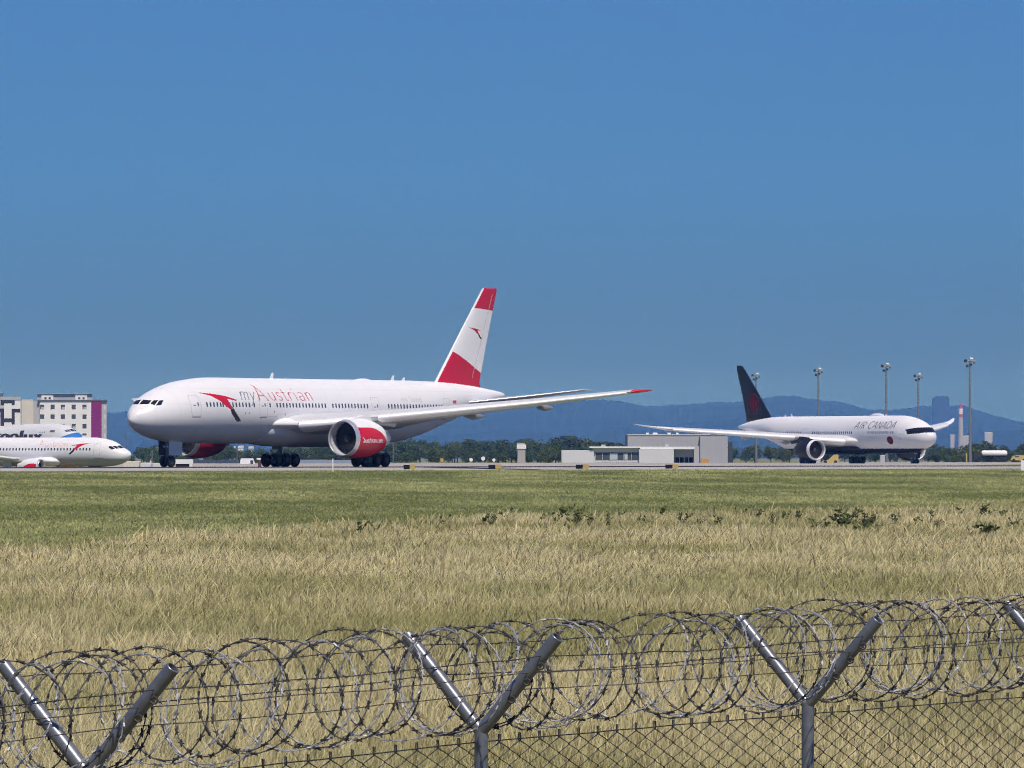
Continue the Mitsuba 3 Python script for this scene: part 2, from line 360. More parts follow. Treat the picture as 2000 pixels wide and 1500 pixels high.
# ---- the large twin-jet in front
key = thing('airliner', 'large white airliner with red engines and a red and white tail fin on the taxiway', 'airplane')
P = Plane(key, (-36.3, 681.5), 34.2, -1, -.1)
P.lines([(0, 4.5), (.05, 4.72), (.3, 5.2), (.7, 5.6), (1.1, 5.85), (1.4, 6.05), (1.9, 6.42), (2.6, 6.78), (3.7, 7.25), (5.5, 7.82), (7.4, 8.23), (9, 8.42), (11, 8.6), (13, 8.65), (44, 8.65), (48, 8.62), (52, 8.52), (56, 8.28), (60, 7.9), (62.9, 7.55)],
        [(0, 4.5), (.05, 4.28), (.3, 3.98), (.7, 3.7), (1.2, 3.45), (1.9, 3.18), (3, 2.88), (4.5, 2.58), (6, 2.4), (8, 2.3), (10, 2.27), (40, 2.27), (43, 2.42), (46, 2.9), (50, 3.85), (54, 4.9), (58, 5.95), (61, 6.6), (62.9, 6.9)],
        [(0, .01), (.05, .2), (.3, .54), (.7, .93), (1.2, 1.33), (1.9, 1.76), (3, 2.27), (4.5, 2.7), (6, 2.93), (8, 3.07), (10, 3.1), (42, 3.1), (46, 2.95), (50, 2.6), (54, 2.02), (58, 1.32), (61, .75), (62.9, .25)])
m, _ = P.hull()
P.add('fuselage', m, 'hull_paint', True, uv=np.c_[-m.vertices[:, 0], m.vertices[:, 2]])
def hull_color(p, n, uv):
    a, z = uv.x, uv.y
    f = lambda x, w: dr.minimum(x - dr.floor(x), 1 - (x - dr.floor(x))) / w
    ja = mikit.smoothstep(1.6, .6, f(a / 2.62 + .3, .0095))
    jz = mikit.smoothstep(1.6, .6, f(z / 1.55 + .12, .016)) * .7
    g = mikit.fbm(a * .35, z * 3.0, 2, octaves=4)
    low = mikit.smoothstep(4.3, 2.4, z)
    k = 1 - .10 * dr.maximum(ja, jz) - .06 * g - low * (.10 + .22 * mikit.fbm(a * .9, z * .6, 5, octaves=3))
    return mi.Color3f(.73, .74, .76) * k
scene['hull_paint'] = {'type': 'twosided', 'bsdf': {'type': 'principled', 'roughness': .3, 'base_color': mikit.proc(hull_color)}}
# belly fairing under the wing box
rings = []
for a, hw, lo in [(17.5, 1.6, 2.5), (19.5, 2.7, 2.25), (22, 3.25, 2.02), (26, 3.45, 1.95), (32, 3.45, 1.95), (36, 3.2, 2.05), (39.5, 2.4, 2.3), (41, 1.4, 2.6)]:
    ph = np.linspace(-np.pi / 2, np.pi / 2, 25)
    rings.append(np.c_[np.full(25, -a), hw * np.sin(ph) , lo + (4.1 - lo) * (1 - np.cos(ph) ** .7)])
P.add('belly_fairing', grid(np.array(rings), wrap=False), LIGHT, 60)
LW = [(2.6, 20.3, 4.15, 14.2, .14, 3.5), (6.2, 22.9, 4.45, 12.4, .135, 3), (10.3, 25.85, 4.9, 9.6, .13, 2), (16.6, 30.4, 5.6, 7.5, .125, 1), (22.8, 34.85, 6.32, 5.6, .125, 0), (28, 38.6, 7.0, 4.0, .125, -.5), (30.4, 40.34, 7.32, 3.1, .125, -.5)]
TIP = [(30.42, 40.36, 7.32, 3.08, .125, -.5), (30.8, 40.7, 7.37, 2.5, .12, -.5), (31.3, 41.3, 7.45, 1.6, .1, -.5), (31.6, 41.9, 7.49, .7, .1, 0)]
for side, loc in P.wing(LW, (GREYW, SLATM, RED, LIGHT), TIP, droop=.55, slat=[(4.4, 8.6), (10.6, 30.1)]):
    for y, a, z, l, h in ((6.3, 33.0, 3.85, 4.0, .5), (14.2, 35.2, 4.7, 3.8, .45), (20.5, 38.6, 5.5, 3.2, .38)):
        P.fairing(loc, side, y, a, z + .28, l, h * .8, 'wing_fairing')
    # root fairing that carries the wing into the body
    rf = [(2.3, 18.6, 4.15, 9.0, .16, 3), (3.2, 19.5, 4.2, 8.6, .13, 3), (4.3, 21.7, 4.2, 7.8, .10, 3)]
    P.add(loc + '__root_fairing', P.surface([(side * r[0], *r[1:]) for r in rf], 16), WHITE, 50)
    e, cm = P.engine(side, 9.61, 21.2, 2.78, 1.93, 5.5, 'engine_cowl_paint', (LIPM, LIGHT, None, BLACK), uv_cowl=True, core=2.2)
    P.pylon(e, side, 9.61, 22.6, 4.35, 30.0, 3.9, .28, WHITE, [(22.9, 4.72), (24.3, 4.98), (26.2, 5.05), (28.2, 4.7), (30.5, 4.35)])
    # lettering on the outer side of the cowl
    word = write('austrian.com', .30, .11, 0, .12)
    word = affinity.translate(affinity.scale(word, 3.4 / (word.bounds[2]), 1, origin=(0, 0)), .95, -.42)
    aw, al = arrow(.62, .07, .085)
    for g in (word, unary_union([aw.buffer(0), al.buffer(0)])):
        if side < 0: g = affinity.scale(g, 1, 1)
        v, f = tri2d(g, .3)
        rr = np.interp(v[:, 0], [.09 * 5.5, .16 * 5.5, .28 * 5.5, .45 * 5.5, .62 * 5.5, .8 * 5.5, .93 * 5.5], np.array([.945, .975, 1, 1, .97, .885, .79]) * 1.93) + .02
        P.add(e + '__lettering', trimesh.Trimesh(np.c_[-v[:, 0] - 21.2, side * (9.61 + np.sqrt(np.maximum(rr**2 - v[:, 1]**2, 0))), v[:, 1] + 2.78], f, process=False), INKW)
zb = lambda a: dr.select(a < 2.2, 1.05 + 0 * a, 1.05 - .118 * (a - 2.2) * (a - 2.2))
scene['engine_cowl_paint'] = {'type': 'twosided', 'bsdf': {'type': 'principled', 'roughness': .3, 'base_color': mikit.proc(
    lambda p, n, uv: mikit.mix((.72, .73, .75), (.55, .012, .035), stern(zb(uv.x) - uv.y)))}}
# tail fin: uv = (aft, height)
FIN = [(8.0, 49.9, 0, 9.0, .10), (8.6, 50.75, 0, 7.9, .10), (13.4, 54.95, 0, 5.25, .095), (18.0, 59.05, 0, 2.75, .09), (18.2, 59.35, 0, 2.35, .06)]
def fin_mesh(st, n=16):
    s = (1 - np.cos(np.linspace(0, np.pi, n))) / 2
    th = 5 * (.2969 * np.sqrt(s) - .126 * s - .3516 * s**2 + .2843 * s**3 - .1036 * s**4)
    r = []
    for z, a, _, c, t in st:
        xs, ys = np.r_[s[::-1], s[1:]], np.r_[th[::-1], -th[1:]] * t
        r.append(np.c_[-(a + xs * c), ys * c, np.full(len(xs), z)])
    return grid(np.array(r), caps=True)
def fin_half(st, a, z):
    s = np.array(st, float)
    a0, c, t = [np.interp(z, s[:, 0], s[:, k]) for k in (1, 3, 4)]
    x = np.clip((a - a0) / c, 0, 1)
    return t * c * 5 * (.2969 * np.sqrt(x) - .126 * x - .3516 * x**2 + .2843 * x**3 - .1036 * x**4)
m = fin_mesh(between([(r[0], r[1], 0, r[3], r[4], 0) for r in FIN], 8.0, 18.2) and FIN)
m = fin_mesh([tuple([z] + [np.interp(z, [q[0] for q in FIN], [q[k] for q in FIN]) for k in (1, 2, 3, 4)]) for z in np.r_[8.0, 8.6, np.linspace(9, 18, 14), 18.2]])
P.add('fin', m, 'fin_paint', True, uv=np.c_[-m.vertices[:, 0], m.vertices[:, 2]], label='white tail fin with red foot and red top')
def fin_color(p, n, uv):
    a, z = uv.x, uv.y
    le = 50.75 + (z - 8.6) * .883
    low = stern((11.62 - .41 * (a - 53.8)) - z)
    high = stern(z - (16.1 - .07 * (a - 58.2)))
    r = dr.maximum(low, high) * stern(a - le - .22)
    return mikit.mix((.72, .73, .75), (.50, .012, .04), r)
scene['fin_paint'] = {'type': 'twosided', 'bsdf': {'type': 'principled', 'roughness': .32, 'base_color': mikit.proc(fin_color)}}
for side in (1, -1):                                             # arrow emblem on the fin
    w_, l_ = arrow(56.3, 14.12, .42)
    for g, mt in ((w_, INKR), (l_, INK)):
        v, f = tri2d(g, .3)
        P.add('fin__emblem', trimesh.Trimesh(np.c_[-v[:, 0], side * (fin_half(FIN, v[:, 0], v[:, 1]) + .025), v[:, 1]], f, process=False), mt)
    v, f = tri2d(LineString([(55.05 + 2.0, 9.0), (60.9, 17.6)]).buffer(.035, cap_style=2), .6)     # rudder hinge gap
    P.add('fin__hinge_gap', trimesh.Trimesh(np.c_[-v[:, 0], side * (fin_half(FIN, v[:, 0], v[:, 1]) + .02), v[:, 1]], f, process=False), INKF)
    HS = [(side * .8, 53.0, 6.35, 6.6, .10, -1), (side * 1.6, 53.6, 6.42, 6.2, .10, -1), (side * 6, 57.4, 7.05, 4.2, .09, -1), (side * 10.4, 61.1, 7.72, 2.3, .09, -1), (side * 10.76, 61.7, 7.77, 1.5, .07, -1)]
    P.add('stabiliser', P.surface(HS, 14, 0), GREYW, 40)
    P.add('stabiliser__leading_edge' if side > 0 else 'stabiliser_001__leading_edge', P.surface([(r[0], r[1] - .03, *r[2:]) for r in HS[1:-1]], 6, 0, 0, .06, .012), LIPM, 40)
# cabin windows, doors, lettering (both sides)
rows = [np.arange(8.2, 10.5, .533), np.arange(10.7, 15.2, .533), [15.76, 18.36, ], np.arange(19.5, 23.3, .533), np.arange(23.8, 28.0, .533), np.arange(28.8, 34.9, .533), np.arange(38.3, 48.0, .533)]
for side in (1, -1):
    P.windows(np.concatenate(rows), 6.0, .46, .24, side)
    for a0, a1 in ((5.85, 7.3), (16.6, 17.95), (35.4, 36.8), (48.3, 49.6)):
        P.add('door', P.decal(frame(a0, a1, 4.85, 6.9, .06), side, .012, .4), INKF)
        P.add('door__sill', P.decal(sbox(a0 + .05, 4.74, a1 - .05, 4.83), side, .016, .4), INKG)
        P.add('door__handle', P.decal(sbox(a0 + .35, 5.85, a0 + .7, 5.95), side, .016, .4), INKG)
        P.add('door__window', P.decal(rounded(a1 - .5, a1 - .32, 5.85, 6.2, .06), side, .016, .4), PANE)
    P.add('cargo_door', P.decal(frame(17.0, 19.6, 4.0, 4.95, .05), side, .012, .4), INKF)
    w_, l_ = arrow(7.48, 7.12, 1.0)
    P.add('emblem', P.decal(w_, side, .02, .3), RED); P.add('emblem', P.decal(l_, side, .02, .3), INK)
    def text(s, a0, a1, z, xh, pen, mt, slant=0, track=.08, off=.022):
        g = write(s, xh, pen, slant, track)
        g = affinity.scale(g, (a1 - a0) / (g.bounds[2] - g.bounds[0]), 1, origin=(g.bounds[0], 0))
        x0 = g.bounds[0]
        g = affinity.translate(g, a0 - x0, z)
        if side < 0: g = affinity.scale(g, -1, 1, origin=((a0 + a1) / 2, 0))
        P.add('lettering', P.decal(g, side, off, .35), mt)
    text('my', 13.85, 16.35, 6.47, .78, .055, INKG, .1)
    text('Austrian', 16.6, 25.7, 6.47, .78, .04, INKR, -.16, .14)
    text('my Sound', 40.7, 44.3, 6.48, .34, .07, INKF, -.1, .1)
    P.add('flag', P.decal(sbox(50.2, 6.52, 50.95, 6.66), side, .02, .4), RED); P.add('flag', P.decal(sbox(50.2, 6.36, 50.95, 6.5), side, .02, .4), RED)
    for a, z in ((35.2, 5.2), (36.0, 5.12), (36.8, 5.1), (37.9, 5.15), (14.3, 5.2), (14.9, 5.2), (19.0, 5.35), (20.8, 5.1)):
        P.add('static_port', P.decal(Point(a, z).buffer(.09), side, .012), INKG)
    wn = [Polygon([(.05, 6.0), (.92, 6.0), (.93, 6.36), (.10, 6.42)]), Polygon([(1.03, 6.06), (1.38, 5.88), (1.36, 6.38), (1.05, 6.38)]), Polygon([(1.48, 5.86), (1.76, 5.92), (1.66, 6.36), (1.43, 6.38)])]
    for g in wn: P.add('cockpit_window', P.front(affinity.scale(g, side, 1, origin=(0, 0))), DARK)
    P.main_gear(side, 31.8, 5.49, .67, .5, (-1.45, 0, 1.45), .7, 3.4)
P.nose_gear(5.9, .55, .4, .42, 2.5)
for a, h in ((22.7, .55), (43.2, .5), (45.1, .3)):
    z = float(P.ft(a))
    P.add('antenna', grid(np.array([[[-a + .25, -.03, z - .05], [-a + .25, .03, z - .05], [-a - .3, .03, z - .05], [-a - .3, -.03, z - .05]], [[-a - .12, -.015, z + h], [-a - .12, .015, z + h], [-a - .38, .015, z + h], [-a - .38, -.015, z + h]]]), caps=True), WHITE)
dm = trimesh.creation.icosphere(subdivisions=3); dm.apply_scale([1.3, .5, .22]); dm.apply_translation([-38.1, 0, 8.56])
P.add('antenna_dome', dm, WHITE, True)

# ---- the twin-jet with the black fin, facing right
key = thing('airliner', 'white airliner with black tail fin, black engines and black belly, facing right', 'airplane')
P = Plane(key, (69.5, 1183), 29.3, 1, -.3)
P.lines([(0, 4.55), (.05, 4.8), (.3, 5.25), (.8, 5.7), (1.5, 6.15), (2.5, 6.65), (4, 7.25), (6, 7.75), (8, 8.02), (10, 8.12), (44, 8.12), (49, 8.08), (54, 7.75), (58, 7.3), (62, 6.6)],
        [(0, 4.55), (.05, 4.3), (.3, 3.75), (.8, 3.3), (1.5, 2.95), (3, 2.55), (5, 2.0), (7, 1.8), (40, 1.8), (44, 2.2), (48, 3.3), (52, 4.25), (56, 5.1), (60, 5.85), (62, 6.2)],
        [(0, .01), (.05, .28), (.3, .72), (.8, 1.15), (1.5, 1.6), (3, 2.2), (5, 2.62), (7, 2.84), (9, 2.885), (42, 2.885), (46, 2.7), (50, 2.3), (54, 1.7), (58, 1.0), (62, .15)])
m, _ = P.hull()
P.add('fuselage', m, 'black_belly_paint', True, uv=np.c_[-m.vertices[:, 0], m.vertices[:, 2]])
def belly(p, n, uv): return mikit.mix((.72, .73, .75), (.010, .010, .012), stern(2.62 - uv.y) * stern(48 - uv.x))
scene['black_belly_paint'] = {'type': 'twosided', 'bsdf': {'type': 'principled', 'roughness': .3, 'base_color': mikit.proc(belly)}}
rings = []
for a, hw, lo in [(18.5, 1.6, 2.2), (20.5, 2.5, 1.85), (23, 3.0, 1.65), (33, 3.1, 1.65), (37, 2.6, 1.85), (40, 1.6, 2.2)]:
    ph = np.linspace(-np.pi / 2, np.pi / 2, 21)
    rings.append(np.c_[np.full(21, -a), hw * np.sin(ph), lo + (2.9 - lo) * (1 - np.cos(ph) ** .7)])
P.add('belly_fairing', grid(np.array(rings), wrap=False), BLACK, 60)
LW = [(2.4, 20.0, 3.9, 12.8, .15, 3.5), (6, 22.7, 4.2, 10.8, .15, 3), (10, 25.6, 4.65, 8.2, .15, 2), (17, 30.6, 5.4, 6.4, .155, 1), (23.4, 35.1, 6.15, 5.2, .155, 0), (27.6, 38.1, 6.75, 4.2, .145, 0)]
TIP = [(27.62, 38.12, 6.75, 4.18, .145, 0), (29.3, 39.6, 7.1, 2.8, .12, 0), (30.8, 41.3, 7.5, 1.6, .1, 0), (31.9, 43.0, 7.9, .5, .08, 0)]
for side, loc in P.wing(LW, (GREYW, SLATM, WHITE), TIP, droop=1.0, slat=[(4, 8.8), (10.8, 27.4)]):
    for y, a, z, l, h in ((8.2, 31.5, 3.75, 3.8, .45), (14.5, 34.2, 4.55, 3.4, .4), (19.5, 36.6, 5.1, 2.8, .32)):
        P.fairing(loc, side, y, a, z, l, h, GREYW)
    rf = [(2.1, 18.4, 3.85, 9, .16, 3), (3, 19.3, 3.9, 8.4, .13, 3), (4.1, 21.1, 3.9, 7.6, .1, 3)]
    P.add(loc + '__root_fairing', P.surface([(side * r[0], *r[1:]) for r in rf], 16), WHITE, 50)
    e, _ = P.engine(side, 9.9, 20.3, 2.42, 1.85, 5.0, BLACK, (WHITE, NOZ, None, BLACK), core=2.0, lip_len=.13)
    P.pylon(e, side, 9.9, 21.6, 3.9, 28.5, 3.4, .26, BLACK, [(22.0, 4.2), (23.5, 4.5), (25.5, 4.65), (27.3, 4.3), (29, 4.0)])
FIN2 = [(7.3, 49.9, 0, 9.6, .10), (8.0, 51.2, 0, 8.3, .10), (12.0, 55.3, 0, 5.6, .095), (16.2, 59.9, 0, 2.75, .09), (16.8, 60.7, 0, 2.0, .08), (17.0, 61.4, 0, 1.1, .05)]
m = fin_mesh([tuple([z] + [np.interp(z, [q[0] for q in FIN2], [q[k] for q in FIN2]) for k in (1, 2, 3, 4)]) for z in np.r_[7.3, 8, np.linspace(8.5, 16.2, 10), 16.5, 16.8, 17.0]])
P.add('fin', m, BLACK, True, label='black tail fin with a red maple leaf roundel')
def leaf(cx, cz, r):
    half = [(0, 1.0), (.17, .62), (.33, .7), (.26, .25), (.48, .48), (.55, .36), (.82, .41), (.72, .12), (.83, .04), (.42, -.32), (.48, -.5), (.06, -.44), (.07, -.95)]
    return Polygon([(cx + x * r, cz + z * r) for x, z in half] + [(cx - x * r, cz + z * r) for x, z in half[::-1]]).buffer(0)
for side in (1, -1):
    ring = Point(56.9, 10.05).buffer(2.15, resolution=16).difference(Point(56.9, 10.05).buffer(1.9, resolution=16)).intersection(sbox(50, 8.4, 59.3, 13))
    for g, mt in ((affinity.scale(leaf(56.8, 10.15, 1.75), 1.0, 1.15), 'fin_maple'), (ring, 'fin_maple')):
        v, f = tri2d(g, .3)
        P.add('fin__emblem', trimesh.Trimesh(np.c_[-v[:, 0], side * (fin_half(FIN2, v[:, 0], v[:, 1]) + .03), v[:, 1]], f, process=False), mt)
    HS = [(side * .7, 52.8, 5.2, 5.8, .10, -1), (side * 5, 56.8, 5.55, 4.0, .09, -1), (side * 9.6, 60.6, 5.95, 2.0, .09, -1), (side * 9.9, 61.2, 6.0, 1.3, .07, -1)]
    P.add('stabiliser', P.surface(HS, 14, 0), LIGHT, 40)
    P.windows(np.concatenate([np.arange(7.9, 8.6, .62), np.arange(9.4, 16.2, .62), np.arange(20.8, 33.6, .62), np.arange(37, 45.4, .62)]), 5.3, .47, .28, side)
    for a0, a1 in ((5.7, 7.0), (17.4, 18.6), (34.8, 36.0), (47.0, 48.2)):
        P.add('door', P.decal(frame(a0, a1, 4.1, 6.1, .05), side, .012, .4), INKF)
    def text(s, a0, a1, z, xh, pen, mt, slant=0, track=.1, off=.022):
        g = write(s, xh, pen, slant, track)
        g = affinity.scale(g, (a1 - a0) / (g.bounds[2] - g.bounds[0]), 1, origin=(g.bounds[0], 0))
        g = affinity.translate(g, a0 - g.bounds[0], z)
        if side < 0: g = affinity.scale(g, -1, 1, origin=((a0 + a1) / 2, 0))
        P.add('lettering', P.decal(g, side, off, .35), mt)
    text('ÁIR CÁNÁDÁ', 7.7, 20.3, 5.95, .74, .072, INK, .22)
    d0 = affinity.scale(Point(8.9, 4.0).buffer(.66, resolution=16), 1.4, 1)
    ring = d0.difference(affinity.scale(d0, .82, .82))
    lf = affinity.scale(leaf(8.9, 4.02, .47), 1.4, 1)
    P.add('emblem', P.decal(d0, side, .016, .3), INK); P.add('emblem', P.decal(unary_union([ring, lf]), side, .03, .3), 'ink_maple')
    for g in (Polygon([(.0, 5.28), (1.2, 5.22), (2.05, 5.05), (2.46, 5.0), (2.42, 5.75), (1.9, 5.98), (1.2, 6.1), (.0, 6.14)]),):
        P.add('cockpit_mask', P.front(affinity.scale(g, side, 1, origin=(0, 0))), DARK)
    P.main_gear(side, 31.4, 4.9, .67, .5, (-.74, .74), .65, 3.2, door=BLACK)
P.nose_gear(5.6, .5, .38, .4, 2.35, BLACK)
flat('ink_maple', (.30, .03, .035)); flat('fin_maple', (.17, .016, .02))
for a, h in ((14.3, .3), (44.5, .45), (46.5, .35)):
    z = float(P.ft(a))
    P.add('antenna', grid(np.array([[[-a + .25, -.03, z - .05], [-a + .25, .03, z - .05], [-a - .3, .03, z - .05], [-a - .3, -.03, z - .05]], [[-a - .12, -.015, z + h], [-a - .12, .015, z + h], [-a - .38, .015, z + h], [-a - .38, -.015, z + h]]]), caps=True), WHITE)
dm = trimesh.creation.icosphere(subdivisions=3); dm.apply_scale([1.9, .6, .36]); dm.apply_translation([-17.2, 0, 8.15])
P.add('antenna_dome', dm, WHITE, True)

# ---- the small jet at the left edge
def small_jet(key, nose, theta, side_, z0):
    P = Plane(key, nose, theta, side_, z0)
    P.lines([(0, 3.35), (.05, 3.52), (.3, 3.85), (.8, 4.15), (1.4, 4.5), (2.2, 5.0), (3.2, 5.42), (4.5, 5.7), (6, 5.82), (26, 5.82), (30, 5.75), (34, 5.5), (37.5, 5.1)],
            [(0, 3.35), (.05, 3.17), (.3, 2.78), (.8, 2.4), (1.6, 2.05), (3, 1.78), (5, 1.68), (24, 1.68), (27, 2.0), (31, 3.0), (35, 4.1), (37.5, 4.75)],
            [(0, .01), (.05, .22), (.3, .58), (.8, .98), (1.6, 1.4), (3, 1.78), (4.5, 1.93), (6, 1.975), (25, 1.975), (29, 1.65), (33, .95), (37.5, .12)])
    m, _ = P.hull(48)
    P.add('fuselage', m, 'small_jet_paint', True, uv=np.c_[-m.vertices[:, 0], m.vertices[:, 2]])
    LW = [(1.5, 12.0, 2.35, 6.6, .14, 3), (6.4, 14.9, 2.85, 3.9, .12, 2), (12, 18.1, 3.5, 2.6, .11, 0), (16.4, 20.6, 4.0, 1.6, .10, -1)]
    TIP = [(16.42, 20.6, 4.0, 1.6, .10, -1), (16.75, 20.9, 4.25, 1.4, .09, 0), (17.0, 21.4, 5.0, 1.1, .08, 0), (17.1, 22.0, 6.1, .6, .08, 0)]
    for side, loc in P.wing(LW, (GREYW, LIGHT, WHITE), TIP, slat=[(2.6, 5.2), (6.6, 16)]):
        for y, a, z, l, h in ((6.6, 17.2, 2.5, 2.4, .28), (10.6, 19.0, 3.0, 2.0, .24)): P.fairing(loc, side, y, a, z, l, h, GREYW)
        rf = [(1.3, 10.6, 2.45, 6.4, .22, 3), (2.1, 11.2, 2.5, 6.0, .18, 3), (2.9, 12.6, 2.5, 4.6, .12, 3)]
        P.add(loc + '__root_fairing', P.surface([(side * r[0], *r[1:]) for r in rf], 16), WHITE, 50)
        e, _ = P.engine(side, 5.75, 11.2, 1.72, 1.12, 3.0, 'small_cowl_paint', (LIPM, LIGHT, None, BLACK), uv_cowl=True, core=1.1, blades=18)
        P.pylon(e, side, 5.75, 12.0, 2.65, 15.6, 2.35, .18, WHITE, [(12.2, 2.8), (13.2, 2.95), (14.4, 3.0), (15.4, 2.8), (16, 2.6)])
    FIN3 = [(5.3, 28.8, 0, 6.8, .1), (5.9, 29.9, 0, 5.6, .1), (11.3, 34.2, 0, 2.3, .09), (11.76, 34.8, 0, 1.6, .06)]
    P.add('fin', fin_mesh(FIN3), RED, 40)
    for side in (1, -1):
        P.add('stabiliser', P.surface([(side * .4, 31.2, 4.9, 3.8, .1, 0), (side * 6.1, 34.9, 5.5, 1.5, .09, 0)], 12, 0), GREYW, 40)
        P.windows(np.arange(5.6, 27.0, .52), 4.15, .36, .24, side)
        P.add('door', P.decal(frame(4.0, 4.95, 3.0, 5.0, .05), side, .012, .4), INKF)
        P.add('door__sill', P.decal(sbox(3.5, 2.78, 5.0, 2.88), side, .014, .4), INKG)
        w_, l_ = arrow(5.45, 5.02, .58)
        P.add('emblem', P.decal(w_, side, .02, .3), RED); P.add('emblem', P.decal(l_, side, .02, .3), INK)
        g = write('Austrian', .5, .06, 0, .12)
        g = affinity.scale(g, 4.6 / g.bounds[2], 1, origin=(0, 0)); g = affinity.translate(g, 9.3, 4.5)
        if side < 0: g = affinity.scale(g, -1, 1, origin=(11.6, 0))
        P.add('lettering', P.decal(g, side, .02, .3), 'ink_pale_red')
        for g in (Polygon([(.05, 4.32), (.72, 4.28), (.78, 4.62), (.05, 4.7)]), Polygon([(.80, 4.27), (1.16, 4.2), (1.2, 4.6), (.86, 4.62)]), Polygon([(1.22, 4.19), (1.5, 4.12), (1.52, 4.4), (1.4, 4.58), (1.26, 4.6)])):
            P.add('cockpit_window', P.front(affinity.scale(g, side, 1, origin=(0, 0)), .015), DARK)
        P.main_gear(side, 17.7, 3.8, .57, .42, (0,), .46, 2.3, door=LIGHT)
    P.nose_gear(5.07, .38, .25, .25, 1.85)
    for a in (7.6,):
        dm = bx(-a - .35, -a + .35, -.06, .06, 5.78, 6.12); P.add('antenna', dm, WHITE)
    return P
def sj(p, n, uv): return mikit.mix((.72, .73, .75), (.38, .355, .325), mikit.smoothstep(2.95, 2.6, uv.y))
scene['small_jet_paint'] = {'type': 'twosided', 'bsdf': {'type': 'principled', 'roughness': .3, 'base_color': mikit.proc(sj)}}
zc2 = lambda a: .42 - .22 * (a - 1.0) * (a - 1.0)
scene['small_cowl_paint'] = {'type': 'twosided', 'bsdf': {'type': 'principled', 'roughness': .3, 'base_color': mikit.proc(
    lambda p, n, uv: mikit.mix((.72, .73, .75), (.55, .012, .035), stern(zc2(uv.x) - uv.y) * stern(uv.x - .35)))}}
flat('ink_pale_red', (.72, .45, .45))
key = thing('airliner', 'small white airliner with one red and white engine facing right at the left edge', 'airplane')
small_jet(key, (-53.9, 1014), 64, 1, -2.15)
key = thing('airliner', 'airliner cut off by the right edge, only its upturned white wing tip showing', 'airplane')
small_jet(key, (152.0, 1826), 66, -1, -.9)

# ---- the double-deck freighter behind the small jet
key = thing('cargo_airliner', 'pale grey humped jumbo freighter with blue nose, half hidden behind the small airliner', 'airplane')
P = Plane(key, (-97.5, 1650), 52, 1, -1.5)
P.lines([(0, 5.0), (.05, 5.25), (.3, 5.8), (1, 6.75), (2, 7.35), (3, 7.85), (4, 8.4), (5.2, 9.05), (6.5, 9.65), (8.5, 10.05), (10.5, 10.15), (18, 10.15), (21, 9.85), (25, 9.35), (29, 8.9), (33, 8.75), (56, 8.75), (62, 8.6), (70, 7.9), (74, 7.2)],
        [(0, 5.0), (.05, 4.75), (.3, 4.2), (1, 3.55), (2, 3.0), (4, 2.5), (7, 2.3), (50, 2.3), (56, 3.0), (64, 4.8), (74, 6.6)],
        [(0, .01), (.05, .3), (.3, .8), (1, 1.45), (2, 2.0), (4, 2.7), (7, 3.15), (9, 3.25), (52, 3.25), (60, 2.6), (68, 1.4), (74, .2)])
P.sec0 = P.sec
m, _ = P.hull(48)
P.add('fuselage', m, 'freighter_paint', True, uv=np.c_[-m.vertices[:, 0], m.vertices[:, 2]])
def fr(p, n, uv): return mikit.mix((.60, .63, .66), (.03, .16, .50), stern(8.15 - .43 * dr.maximum(uv.x - 3.3, 0) - uv.y))
scene['freighter_paint'] = {'type': 'twosided', 'bsdf': {'type': 'principled', 'roughness': .35, 'base_color': mikit.proc(fr)}}
for side in (1, -1):
    g = write('Cargolux', 1.25, .16, 0, .1)
    g = affinity.scale(g, 22 / g.bounds[2], 1, origin=(0, 0)); g = affinity.translate(g, 11.3, 6.45)
    if side < 0: g = affinity.scale(g, -1, 1, origin=(11.3 + 11, 0))
    P.add('lettering', P.decal(g, side, .03, .5), INK)
    P.add('flag', P.decal(sbox(8.0, 8.15, 9.4, 8.65), side, .03, .4), 'freighter_flag')
    P.windows([11.0, 11.7, 12.4], 8.2, .35, .26, side)
    for g in (Polygon([(.06, 8.4), (.9, 8.38), (.95, 8.85), (.06, 8.95)]), Polygon([(1.05, 8.36), (1.5, 8.3), (1.5, 8.75), (1.08, 8.83)]), Polygon([(1.58, 8.28), (1.9, 8.22), (1.85, 8.62), (1.6, 8.7)])):
        P.add('cockpit_window', P.front(affinity.scale(g, side, 1, origin=(0, 0))), DARK)
    P.main_gear(side, 33, 4.5, .62, .5, (-.75, .75), .6, 3.0)
P.nose_gear(7.9, .62, .45, .45, 2.5)
P.add('fin', fin_mesh([(8.2, 59, 0, 12, .1), (19.4, 70, 0, 4.5, .09)]), WHITE, 40)
flat('freighter_flag', (.13, .09, .16))

# ---------------------------------------------------------------- terrain, taxiway
TH = math.radians(34.2)
ux, uy = math.sin(TH), math.cos(TH)                   # along the taxiway, away from the viewer
def se(X, Y): return (X + 36.3) * ux + (Y - 681.5) * uy, (X + 36.3) * uy - (Y - 681.5) * ux
def xy(s, e): return -36.3 + s * ux + e * uy, 681.5 + s * uy - e * ux
def sm(a, b, x):
    t = np.clip((x - a) / (b - a), 0, 1); return t * t * (3 - 2 * t)
def ground_z(X, Y):
    X, Y = np.asarray(X, float), np.asarray(Y, float)
    s, e = se(X, Y)
    near = -.43 - 2.02 * np.clip((e - 20) / 340, 0, 1.05) + .10 * (meshkit.fbm(np.stack([X / 18, Y / 55, X * 0], -1), 3, 5) - .5) * sm(24, 60, e)
    bed = np.interp(np.abs(e), [0, 12, 20], [-.20, -.23, -.48])
    zf = -2.15 + 2.03 * sm(300, 440, s)
    far = np.interp(-e, [20, 70], [-.48, -.05]) + zf * sm(20, 70, -e)
    z = np.where(e > 20, near, np.where(e > -20, bed, far))
    beyond = sm(1350, 1800, Y)
    return z * (1 - beyond) + (-1.0 - .0 * Y) * beyond
BORDER_X, BORDER_Y = [-90, -30, -17, 0, 12, 28, 45, 120], [60, 140, 190, 288, 318, 352, 376, 480]
